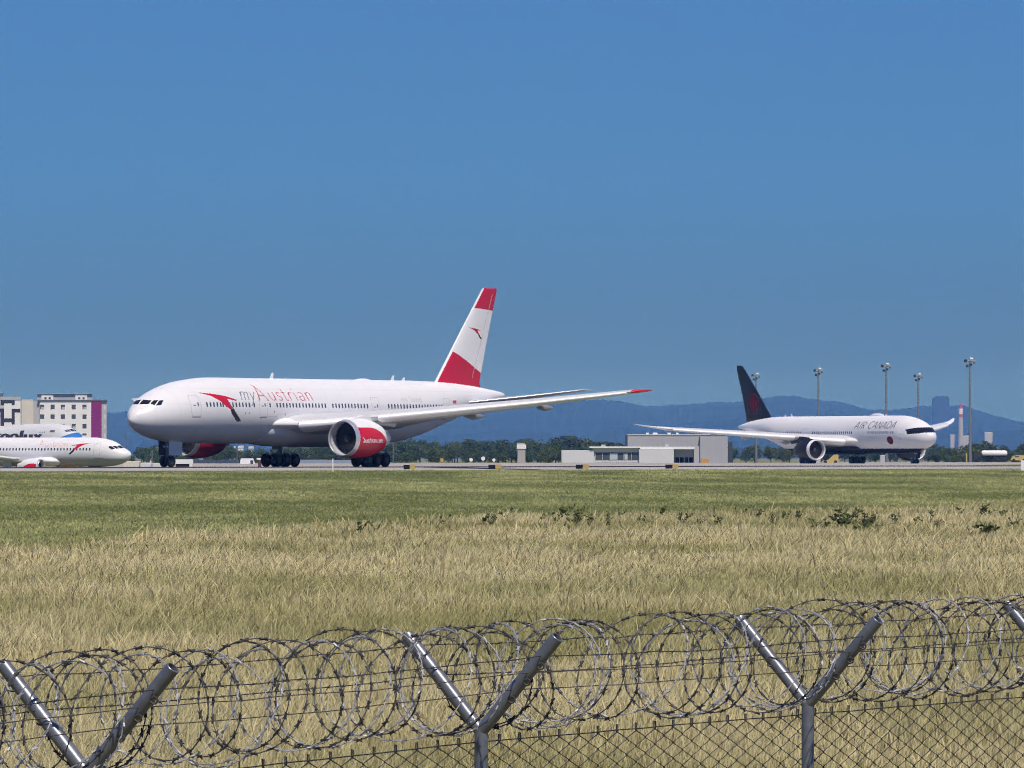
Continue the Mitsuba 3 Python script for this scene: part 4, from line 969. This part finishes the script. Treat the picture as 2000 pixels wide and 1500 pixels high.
# things on the far apron
def crate(name, label, cat, px0, px1, py0, py1, D, m, depth=2.2, g=None, zb=None):
    k = thing(name, label, cat, g)
    z0, z1 = hz(py1, D) if zb is None else zb, hz(py0, D)
    x0, x1 = at(px0, D), at(px1, D)
    put(k + '__body', bx(x0, x1, D, D + depth, z0, z1), m)
    put(k + '__ledge', bx(x0 - .05, x1 + .05, D - .06, D + depth + .06, z1 - .02, z1 + .1), WALLW)
    put(k + '__foot', bx(x0 + .1, x1 - .1, D - .03, D + depth - .1, z0 - .25, z0 + .12), DCL)
    return k
crate('service_box', 'pale grey wedge-shaped service container just right of the small airliner nose', 'container', 240, 272, 902, 915, 1100, WALLB, zb=-1.9)
crate('service_box', 'left one of two low pale boxes between the small airliner nose and the nose wheel', 'container', 275, 296, 905, 915, 1100, FCE, zb=-1.9)
crate('service_box', 'right one of two low pale boxes, beside the nose wheel', 'container', 298, 322, 906, 915, 1100, FCE, zb=-1.9)
k = thing('white_gantry', 'white frame with one leg standing right behind the nose wheel', 'gantry')
put(k + '__beam', bx(at(342, 1000), at(377, 1000), 1000, 1001, hz(906, 1000), hz(897, 1000)), WALLW)
put(k + '__leg', bx(at(370, 1000), at(375.5, 1000), 1000, 1001, -1.8, hz(906, 1000)), WALLW)
put(k + '__panel', bx(at(343, 1000), at(369, 1000), 1000.3, 1000.8, -1.8, hz(906.2, 1000)), 'dark_red_panel'); plaster('dark_red_panel', (.10, .06, .07))
k = thing('screen_wall', 'long blue-grey blast screen behind the main wheels of the large airliner', 'wall')
put(k + '__panel', bx(at(584, 1250), at(640, 1250), 1250, 1250.6, -2, hz(898, 1250)), 'blue_grey_panel'); put(k + '__panel', bx(at(640.4, 1250), at(705, 1250), 1250, 1250.6, -2, hz(898.4, 1250)), 'blue_grey_panel')
plaster('blue_grey_panel', (.25, .30, .37))
k = thing('container_row', 'row of dark blue-grey panels behind the starboard engine of the large airliner', 'barrier')
for i, x in enumerate(np.arange(379, 466, 8.8)): put(k + '__panel', bx(at(x, 1250), at(x + 8.2, 1250), 1250 + (i % 2) * .3, 1252, -2, hz(897.5 + (i % 3) * .6, 1250)), 'blue_grey_dark')
plaster('blue_grey_dark', (.085, .11, .15))
def car(label, px0, px1, D, h, m, z0, cat='van', windows=True):
    k = thing('service_van', label, cat)
    x0, x1 = at(px0, D), at(px1, D); L = x1 - x0
    prof = Polygon([(0, .35), (0, h * .85), (L * .06, h), (L * .78, h), (L * .9, h * .62), (L, h * .55), (L, .35)])
    b = prism(prof, 1.9); b.apply_transform(trimesh.transformations.rotation_matrix(np.pi / 2, [1, 0, 0])); b.apply_translation([x0, D + 1.9, z0])
    put(k + '__body', b, m)
    if windows: put(k + '__window', bx(x0 + L * .62, x0 + L * .8, D - .03, D + .1, z0 + h * .6, z0 + h * .88), HOTG)
    for q in (.2, .8):
        w = lathe([(-.12, .01), (-.12, .3), (.12, .33), (.12, .01)], 16, 'y'); w.apply_translation([x0 + L * q, D - .02, z0 + .33]); put(k + '__wheel', w, TYRE, None, 40)
    return k
car('white service van left of the middle main wheels of the large airliner', 469, 501, 1200, 2.6, WALLW, -1.9)
k = thing('marker_post', 'post with a white top left of the middle main wheels', 'post')
put(k + '__shaft', bx(at(504, 1150), at(510, 1150), 1150, 1150.4, -1.9, hz(898, 1150)), 'dark_red_panel'); put(k + '__cap', bx(at(501.5, 1150), at(511, 1150), 1149.9, 1150.6, hz(898, 1150), hz(894.5, 1150)), WALLW)
# pale kerb wall left of the signs
k = thing('low_wall', 'long low pale wall in front of the tree line behind the signs', 'wall')
for i, x in enumerate(np.arange(815, 1090, 34)): put(k + '__panel', bx(at(x, 1500), at(x + 33.2, 1500), 1500, 1500.5, -1.6, hz(903.5 + (i * 7 % 3) * .7, 1500)), FCE if i < 4 else WALLG)
for j, (px, py, r) in enumerate(((920, 898, .36), (943.5, 895.5, .40), (964.5, 898.5, .32))):
    k = thing('round_sign', ('left', 'middle and highest', 'right')[j] + ' one of three white round signs before the trees', 'sign', 'white round signs before the trees')
    d = trimesh.creation.cylinder(r, .08, sections=24); d.apply_transform(trimesh.transformations.rotation_matrix(np.pi / 2, [1, 0, 0])); d.apply_translation([at(px, 1400), 1400, hz(py, 1400)])
    put(k + '__disc', d, WALLW); put(k + '__pole', tube([(at(px, 1400), 1400.1, -1.5), (at(px, 1400), 1400.1, hz(py, 1400))], .05, 6), WALLG)
k = thing('warning_light', 'yellow light post before the trees, right of the port engine of the large airliner', 'light')
put(k + '__pole', tube([(at(863, 1400), 1400, -1.5), (at(863, 1400), 1400, hz(902, 1400))], .06, 6), YELLOW); put(k + '__lamp', bx(at(860, 1400), at(866, 1400), 1399.8, 1400.3, hz(903, 1400), hz(895, 1400)), YELLOW)
k = thing('radar_tower', 'small tower with a white head rising before the tree line', 'tower')
D = 1600; put(k + '__shaft', bx(A(1011), A(1026), D, D + 1.5, -1.2, hz(877, D)), 'tower_pale'); put(k + '__head', bx(A(1009.5), A(1027.5), D - .3, D + 2, hz(877, D), hz(868, D)), WALLW); put(k + '__rail', bx(A(1010), A(1025), D, D + 1, hz(868, D), hz(865, D)), WALLG)
plaster('tower_pale', (.42, .40, .38))
# signs along the taxiway edge
for j, (px, w) in enumerate(((800, 1.05), (967, 1.2), (1138, 1.2), (1313, 1.25))):
    nm = ('first', 'second', 'third', 'fourth')[j]
    k = thing('taxiway_sign', f'{nm} black and yellow taxiway sign from the left', 'sign', 'black and yellow signs along the taxiway')
    e0 = 20.9
    t = (px - 1000) / FOC                                   # where the line of sight meets the shoulder's edge
    s_ = (t * (681.5 - e0 * ux) + 36.3 - e0 * uy) / (ux - t * uy)
    x, y = xy(s_, e0); z = -.45
    put(k + '__panel', bx(x - w * .55, x + .02, y, y + .3, z + .16, z + .56), BLACK)
    put(k + '__face', bx(x + .02, x + w * .5, y - .12, y + .3, z + .18, z + .6), YELLOW)
    for q in (-.4, .36): put(k + '__leg', bx(x + q - .04, x + q + .04, y + .1, y + .18, z - .1, z + .18), WALLB)
for px, lab, D, h, w in ((650, 'thin white marker post in the grass edge below the large airliner', 655, 1.15, .10), (1999, 'white post at the right edge of the picture', 740, 1.05, .55)):
    k = thing('marker_post', lab, 'post'); x = at(px, D); z = float(ground_z(x, D))
    put(k + '__shaft', bx(x - w / 2, x + w / 2, D, D + .1, z - .1, z + h), INKW); put(k + '__cap', bx(x - w / 2 - .01, x + w / 2 + .01, D - .02, D + .12, z + h, z + h + .06), WALLB)
# apron flood-light masts
def mast(px, top, D, label, base=-1.0):
    k = thing('light_mast', label, 'light mast', 'flood-light masts on the far apron')
    x, zt = at(px, D), hz(top, D)
    put(k + '__pole', tube([(x, D, base), (x - .1, D, zt - 1)], np.array([.34, .17]), 12), 'mast_grey')
    put(k + '__crown', tube([(x - 1.1, D, zt - .9), (x + 1.1, D, zt - .9)], .12, 8), 'mast_grey')
    for dx, dz, mt, s in ((-.9, -.1, 'mast_dark', .55), (-.55, -1.2, 'mast_dark', .5), (.35, .15, INKW, .62), (.25, -.9, 'mast_dark', .45), (.9, -.5, 'mast_grey', .4)):
        s *= .78; b = bx(-s * .7, s * .7, -s * .5, s * .5, -s * .6, s * .6); b.apply_transform(trimesh.transformations.rotation_matrix(.5, [1, .3, 0])); b.apply_translation([x - .1 + dx, D - .3, zt - .7 + dz])
        put(k + '__floodlight', b, mt)
mat('mast_grey', (.22, .23, .25), .5, .4); mat('mast_dark', (.06, .065, .07), .5)
mast(1477, 727, 1900, 'flood-light mast just right of the black tail fin'); mast(1599, 717, 1750, 'flood-light mast above the middle of the black-tailed airliner')
mast(1731.5, 708, 1700, 'flood-light mast above the nose half of the black-tailed airliner, third from the right'); mast(1794, 728, 1850, 'flood-light mast just left of the dark skyscraper'); mast(1895, 697, 1500, 'tallest flood-light mast, nearest the right edge')
for px, top, D, lab in ((252, 0, 0, ''), ):
    pass
for px, top, D, lab in ((463, 876, 1900, 'thin grey pole between the starboard engine and the middle wheels'), (768, 866, 1700, 'thin pale pole right behind the port engine'), (248, 846, 2300, 'thin pale pole left of the large airliner nose'), (297, 882, 1700, 'thin grey pole beside the nose wheel'), (890, 880, 1900, 'thin dark pole before the trees')):
    k = thing('thin_pole', lab, 'pole'); put(k + '__shaft', tube([(at(px, D), D, -1.4), (at(px, D), D, hz(top, D))], .11, 8), 'mast_grey'); put(k + '__tip', bx(at(px, D) - .25, at(px, D) + .25, D - .15, D + .15, hz(top, D), hz(top, D) + .18), 'mast_grey')
# small things beside the black-tailed jet
k = thing('orange_box', 'orange equipment box before the hangar', 'container'); D = 1560
put(k + '__body', bx(A(1369), A(1384), D, D + 1.6, -1, hz(897, D)), ORANGE); put(k + '__lid', bx(A(1368.5), A(1384.5), D - .1, D + 1.7, hz(897, D), hz(896, D)), YELLOW)
for px, lab in ((1598, 'grey bollard pillar behind the engine of the black-tailed airliner'), (1724, 'grey bollard pillar under the front belly of the black-tailed airliner')):
    k = thing('pillar', lab, 'pillar'); D = 1330; put(k + '__shaft', bx(A(px - 4.5), A(px + 4.5), D, D + .8, -.6, hz(890, D)), WALLG); put(k + '__cap', bx(A(px - 5), A(px + 5), D - .05, D + .85, hz(890, D), hz(889, D)), WALLW)
k = thing('yellow_loader', 'yellow ground vehicle with a sloping boom under the belly of the black-tailed airliner', 'vehicle'); D = 1350
b = prism(Polygon([(at(1606, D), 0), (at(1606, D), .5), (at(1618, D), .7), (at(1630, D), 1.75), (at(1637, D), 1.75), (at(1638, D), 0)]), 2.0); b.apply_transform(trimesh.transformations.rotation_matrix(np.pi / 2, [1, 0, 0])); b.apply_translation([0, D + 2, -.3])
put(k + '__body', b, YELLOW)
for q in (1612, 1632):
    w = lathe([(-.12, .01), (-.12, .3), (.12, .33), (.12, .01)], 16, 'y'); w.apply_translation([at(q, D), D - .02, 0]); put(k + '__wheel', w, TYRE, None, 40)
k = thing('tank_truck', 'white tank truck with dark chassis before the trees at the right', 'truck'); D = 1600
tk = lathe([(0, .05), (.12, .5), (.4, .68), (5.4, .68), (5.7, .5), (5.82, .05)], 24); tk.apply_translation([at(1917, D), D + 1, hz(885.5, D)])
put(k + '__tank', tk, WALLW, None, 40); put(k + '__chassis', bx(at(1912, D), at(1969, D), D + .3, D + 1.8, hz(895, D), hz(891.5, D)), BLACK); put(k + '__cab', bx(at(1902, D), at(1912, D), D, D + 2, hz(896, D), hz(885, D)), DCL)
for q in (1908, 1945, 1956, 1963):
    w = lathe([(-.15, .01), (-.15, .42), (.15, .45), (.15, .01)], 16, 'y'); w.apply_translation([at(q, D), D + .1, hz(896, D)]); put(k + '__wheel', w, TYRE, None, 40)
k = thing('yellow_vehicle', 'low yellow airfield vehicle at the right edge', 'vehicle'); D = 1450
b = prism(Polygon([(at(1974, D), 0), (at(1978, D), .8), (at(1986, D), 1.05), (at(2004, D), 1.0), (at(2010, D), .4), (at(2010, D), 0)]), 2); b.apply_transform(trimesh.transformations.rotation_matrix(np.pi / 2, [1, 0, 0])); b.apply_translation([0, D + 2, hz(900, D) + .1])
put(k + '__body', b, YELLOW); put(k + '__window', bx(at(1982, D), at(1990, D), D - .02, D + .1, hz(900, D) + .7, hz(900, D) + 1.0), HOTG)
for q in (1980, 2000):
    w = lathe([(-.12, .01), (-.12, .3), (.12, .33), (.12, .01)], 16, 'y'); w.apply_translation([at(q, D), D - .02, hz(900, D) + .1]); put(k + '__wheel', w, TYRE, None, 40)
k = thing('yellow_bollard', 'slim yellow bollard left of the tallest mast', 'bollard'); D = 1500
put(k + '__shaft', bx(A(1886.5), A(1889), D, D + .3, -.6, hz(886, D)), YELLOW); put(k + '__cap', bx(A(1886), A(1889.5), D - .05, D + .35, hz(886, D), hz(885, D)), ORANGE)
put(struct('apron', 'pale concrete apron on the far side of the airfield'), bx(60, 260, 1360, 1480, -.5, -.12), 'shoulder_concrete')
# white low houses among the trees
for i, (px, py, w) in enumerate(((290, 877, 10), (310, 876, 8), (455, 874, 7), (470, 873, 9), (490, 874, 8), (1085, 868, 7), (1100, 871, 8))):
    D = 2750; k = thing('house', ('leftmost white house among the trees under the nose', 'second white house among the trees under the nose', 'leftmost of three pale house roofs behind the middle wheels', 'middle of three pale house roofs behind the middle wheels', 'rightmost of three pale house roofs behind the middle wheels', 'left of two pale houses in the trees above the terminal', 'right of two pale houses in the trees above the terminal')[i], 'house', 'pale houses among the trees')
    x0, x1 = at(px - w / 2, D), at(px + w / 2, D); z1 = hz(py + 2, D)
    put(k + '__wall', bx(x0, x1, D, D + 8, -1.5, z1), WALLW)
    r = prism(Polygon([(D - .4, z1), (D + 4, z1 + .9), (D + 8.4, z1)]), x1 - x0 + .4); r.apply_transform(np.array([[0, 0, 1, x0 - .2], [1, 0, 0, 0], [0, 1, 0, 0], [0, 0, 0, 1.0]])); put(k + '__roof', r, WALLG)

# ---------------------------------------------------------------- trees
def tree_mesh(seed, h, w, n):
    r = np.random.default_rng(seed)
    lobes = [(0, 0, h * .6, w * .42)]
    for i in range(9):
        a = r.uniform(0, 2 * np.pi); q = r.uniform(.15, .38) * w
        lobes.append((q * math.cos(a), q * math.sin(a), h * r.uniform(.34, .86), w * r.uniform(.16, .30)))
    lobes = np.array(lobes)
    pick = r.choice(len(lobes), n, p=lobes[:, 3]**2 / (lobes[:, 3]**2).sum())
    d = r.normal(0, 1, (n, 3)); d /= np.linalg.norm(d, axis=1, keepdims=True)
    c = lobes[pick, :3] + d * (lobes[pick, 3] * r.uniform(.55, 1.08, n) )[:, None] * [1, 1, .85]
    c[:, 2] = np.clip(c[:, 2], h * .12, h * 1.02)
    u = r.normal(0, 1, (n, 3)); u /= np.linalg.norm(u, axis=1, keepdims=True)
    v = np.cross(u, r.normal(0, 1, (n, 3))); v /= np.linalg.norm(v, axis=1, keepdims=True)
    L, B = r.uniform(.16, .38, n)[:, None], r.uniform(.12, .28, n)[:, None]
    V = np.stack([c - u * L, c + v * B, c + u * L, c - v * B], 1).reshape(-1, 3)
    F = (np.array([[0, 1, 2], [0, 2, 3]])[None] + 4 * np.arange(n)[:, None, None]).reshape(-1, 3)
    limbs = [tube([(0, 0, -1), (0, 0, h * .2), (r.normal(0, .1), r.normal(0, .1), h * .62)], [.24, .2, .08], 7)]
    for l in lobes[1:6]: limbs.append(tube([(0, 0, h * .22), (l[0] * .6, l[1] * .6, l[2] * .8), (l[0], l[1], l[2])], [.12, .07, .03], 5, False))
    return (V, F), join(limbs)
for i, (a, b) in enumerate((((.04, .065, .024), (.10, .145, .05)), ((.05, .075, .024), (.13, .165, .06)), ((.035, .055, .025), (.085, .12, .05)))):
    flat(f'foliage_{"abc"[i]}', mikit.proc(lambda p, n, uv, a=a, b=b: mikit.mix(a, b, mikit.noise(p.x * 1.3, p.y * 1.3, p.z * 1.3))))
flat('bark', (.09, .075, .06))
kinds = []
for i in range(7):
    h = (7.4, 8.2, 6.6, 9.0, 7.0, 6.0, 8.0)[i]
    cm, tm = tree_mesh(50 + i, h, (7, 6.5, 7.5, 6, 8, 6.5, 5.5)[i], 1500)
    kinds.append((mikit.ply(cm, 'foliage_' + 'abcabca'[i]), mikit.ply(tm, 'bark'), h))
def tree(px, top, D, i, lab, g, base=-1.2):
    k = thing('tree', lab, 'tree', g)
    c, t, h = kinds[i]
    s = (hz(top, D) - base) / h
    tw = T().translate([at(px, D), D, base]).rotate([0, 0, 1], float(rng.uniform(0, 360))).scale([s * rng.uniform(.9, 1.25)] * 2 + [s])
    scene[k + '__crown'] = {**c, 'to_world': tw}
    scene[k + '__trunk'] = {**t, 'to_world': tw}
tops_x = [215, 250, 280, 330, 400, 480, 560, 640, 760, 820, 880, 960, 1020, 1070, 1130, 1180, 1225, 1420, 1470, 1560, 1700, 1830, 1850, 1880, 1915, 1950, 1985, 2010]
tops_y = [884, 882, 868, 871, 870, 872, 868, 866, 862, 858, 857, 858, 856, 857, 852, 862, 862, 862, 866, 868, 866, 866, 869, 872, 855, 868, 868, 858]
REGION = [(258, 'left of the large airliner nose'), (330, 'under the nose of the large airliner'), (440, 'behind the starboard engine of the large airliner'), (515, 'left of the middle main wheels'), (600, 'behind the middle main wheels'), (700, 'between the middle main wheels and the port engine'),
          (780, 'behind the port engine of the large airliner'), (900, 'under the tail of the large airliner'), (1000, 'between the airliner tail and the small white-headed tower'), (1100, 'between the small white-headed tower and the low white building'), (1240, 'above the low white building'),
          (1530, 'just right of the hangar'), (1660, 'behind the engine of the black-tailed airliner'), (1830, 'under the front of the black-tailed airliner'), (1890, 'left of the tallest mast'), (1925, 'just right of the tallest mast'), (1975, 'above the white tank truck'), (9999, 'beyond the tank truck')]
def line(xs, D0, D1, dy, lab, g):
    lab0 = lab
    for x in xs:
        x += rng.uniform(-6, 6)
        lab = lab0 + ' ' + next(t for q, t in REGION if x < q)
        tree(x, np.interp(x, tops_x, tops_y) + dy + rng.uniform(-3, 6), rng.uniform(D0, D1), int(rng.integers(0, 7)), lab, g)
line(np.arange(215, 1235, 21), 2100, 2300, 3, 'bushy green front-row tree', 'front row of trees beyond the airfield')
line(np.arange(222, 1235, 26), 2450, 2650, 0, 'dark green back-row tree', 'back row of trees beyond the airfield')
line(np.arange(260, 1235, 24), 1800, 1950, 19, 'low green shrub', 'low trees before the tree line')
line(np.arange(1428, 1825, 24), 2000, 2300, 3, 'green tree', 'trees behind the black-tailed airliner')
line(np.arange(1828, 2075, 15), 1950, 2150, 2, 'tall dark green tree', 'trees at the right edge')
line(np.arange(1834, 2075, 18), 1700, 1800, 16, 'low dark bush', 'low bushes at the right edge')

# ---------------------------------------------------------------- far distance
D = 20000.0
k = thing('skyscraper', 'dark blue skyscraper in the far haze at the right', 'building')
put(k + '__tower', bx(A(1822), A(1854), D, D + 40, -4, hz(777, D)), 'far_dark'); put(k + '__crown', bx(A(1826), A(1852), D + 2, D + 36, hz(777, D), hz(774, D)), 'far_dark'); flat('far_dark', (.03, .035, .05))
D = 13000.0
k = thing('chimney', 'tall pale chimney with red and white bands left of the tallest mast', 'chimney')
for y0, y1, m_ in ((790, 798, 'ink_red'), (798, 809, INKW), (809, 815, 'ink_red'), (815, 900, 'tower_pale')):
    put(k + '__band', tube([(A(1876.5), D, hz(y1, D)), (A(1876.5), D, hz(y0, D))], [np.interp(y1, [790, 900], [3.4, 5.6]), np.interp(y0, [790, 900], [3.4, 5.6])], 20), m_)
for i, (x0, x1, y0) in enumerate(((1858, 1870, 850), (1882, 1896, 852), (1925, 1940, 845))):
    k = thing('far_building', ('pale far building left of the banded chimney', 'pale far building right of the banded chimney', 'pale far building right of the tallest mast')[i], 'building')
    put(k + '__wall', bx(A(x0), A(x1), D + 20, D + 40, -4, hz(y0, D)), WALLG); put(k + '__roof', bx(A(x0) - .5, A(x1) + .5, D + 19, D + 41, hz(y0, D), hz(y0, D) + 1), WALLW)
hx = [-900, -300, 0, 120, 215, 260, 420, 600, 800, 900, 960, 1010, 1060, 1110, 1160, 1200, 1230, 1262, 1300, 1340, 1400, 1440, 1470, 1495, 1530, 1572, 1590, 1640, 1670, 1700, 1740, 1780, 1830, 1880, 1905, 1950, 2000, 2100, 2300, 2800]
hy = [815, 806, 812, 810, 806, 801, 806, 812, 806, 800, 797, 792, 787, 783, 780, 780, 785, 795, 792, 789, 785, 784, 781, 775, 771, 773, 781, 783, 791, 801, 801, 796, 790, 790, 798, 815, 823, 829, 820, 835]
def ridge(D, depth, drop, seed, name):
    px = np.linspace(-800, 2800, 700)
    y = np.interp(px, hx, hy)
    y = np.convolve(np.pad(y, 5, 'edge'), np.ones(11) / 11, 'valid')
    rows = []
    for t in (0, .15, .3, .5, .7, .85, 1.0, 1.15):
        d = D + depth * (t - 1)
        k = math.sin(min(t, 1) * math.pi / 2) ** 1.3
        z = (hz(0, D) * 0 + (894 - y + drop) / FOC * D) * k * (1 if t <= 1 else .9)
        z = z + (meshkit.fbm(np.stack([px / 40, px * 0 + t * 6, px * 0], -1), 5, seed) - .5) * 22 * k * (1 - .75 * (t == 1.0)) + (meshkit.noise(np.stack([px / 2.2, px * 0 + t * 9, px * 0], -1), 3) - .5) * 4 * k
        rows.append(np.stack([(px - 1000) / FOC * D * (d / D), np.full(len(px), d), np.maximum(z, 0) - 1.2], -1))
    put(struct(name, 'wooded hills on the horizon, blue with haze'), grid(np.array(rows), wrap=False), 'forest_far', None, True)
flat('forest_far', mikit.proc(lambda p, n, uv: mikit.mix((.008, .014, .006), (.022, .030, .012), mikit.fbm(p.x * .004, p.y * .004, p.z * .02, octaves=4))))
ridge(24000, 6000, 0, 4, 'hills')
hy = [866, 860, 866, 862, 858, 852, 858, 862, 855, 850, 846, 842, 846, 850, 842, 838, 840, 846, 838, 830, 822, 818, 820, 816, 818, 824, 832, 836, 840, 842, 846, 842, 838, 842, 848, 846, 842, 848, 850, 856]
ridge(19500, 3500, 4, 14, 'hills_001')
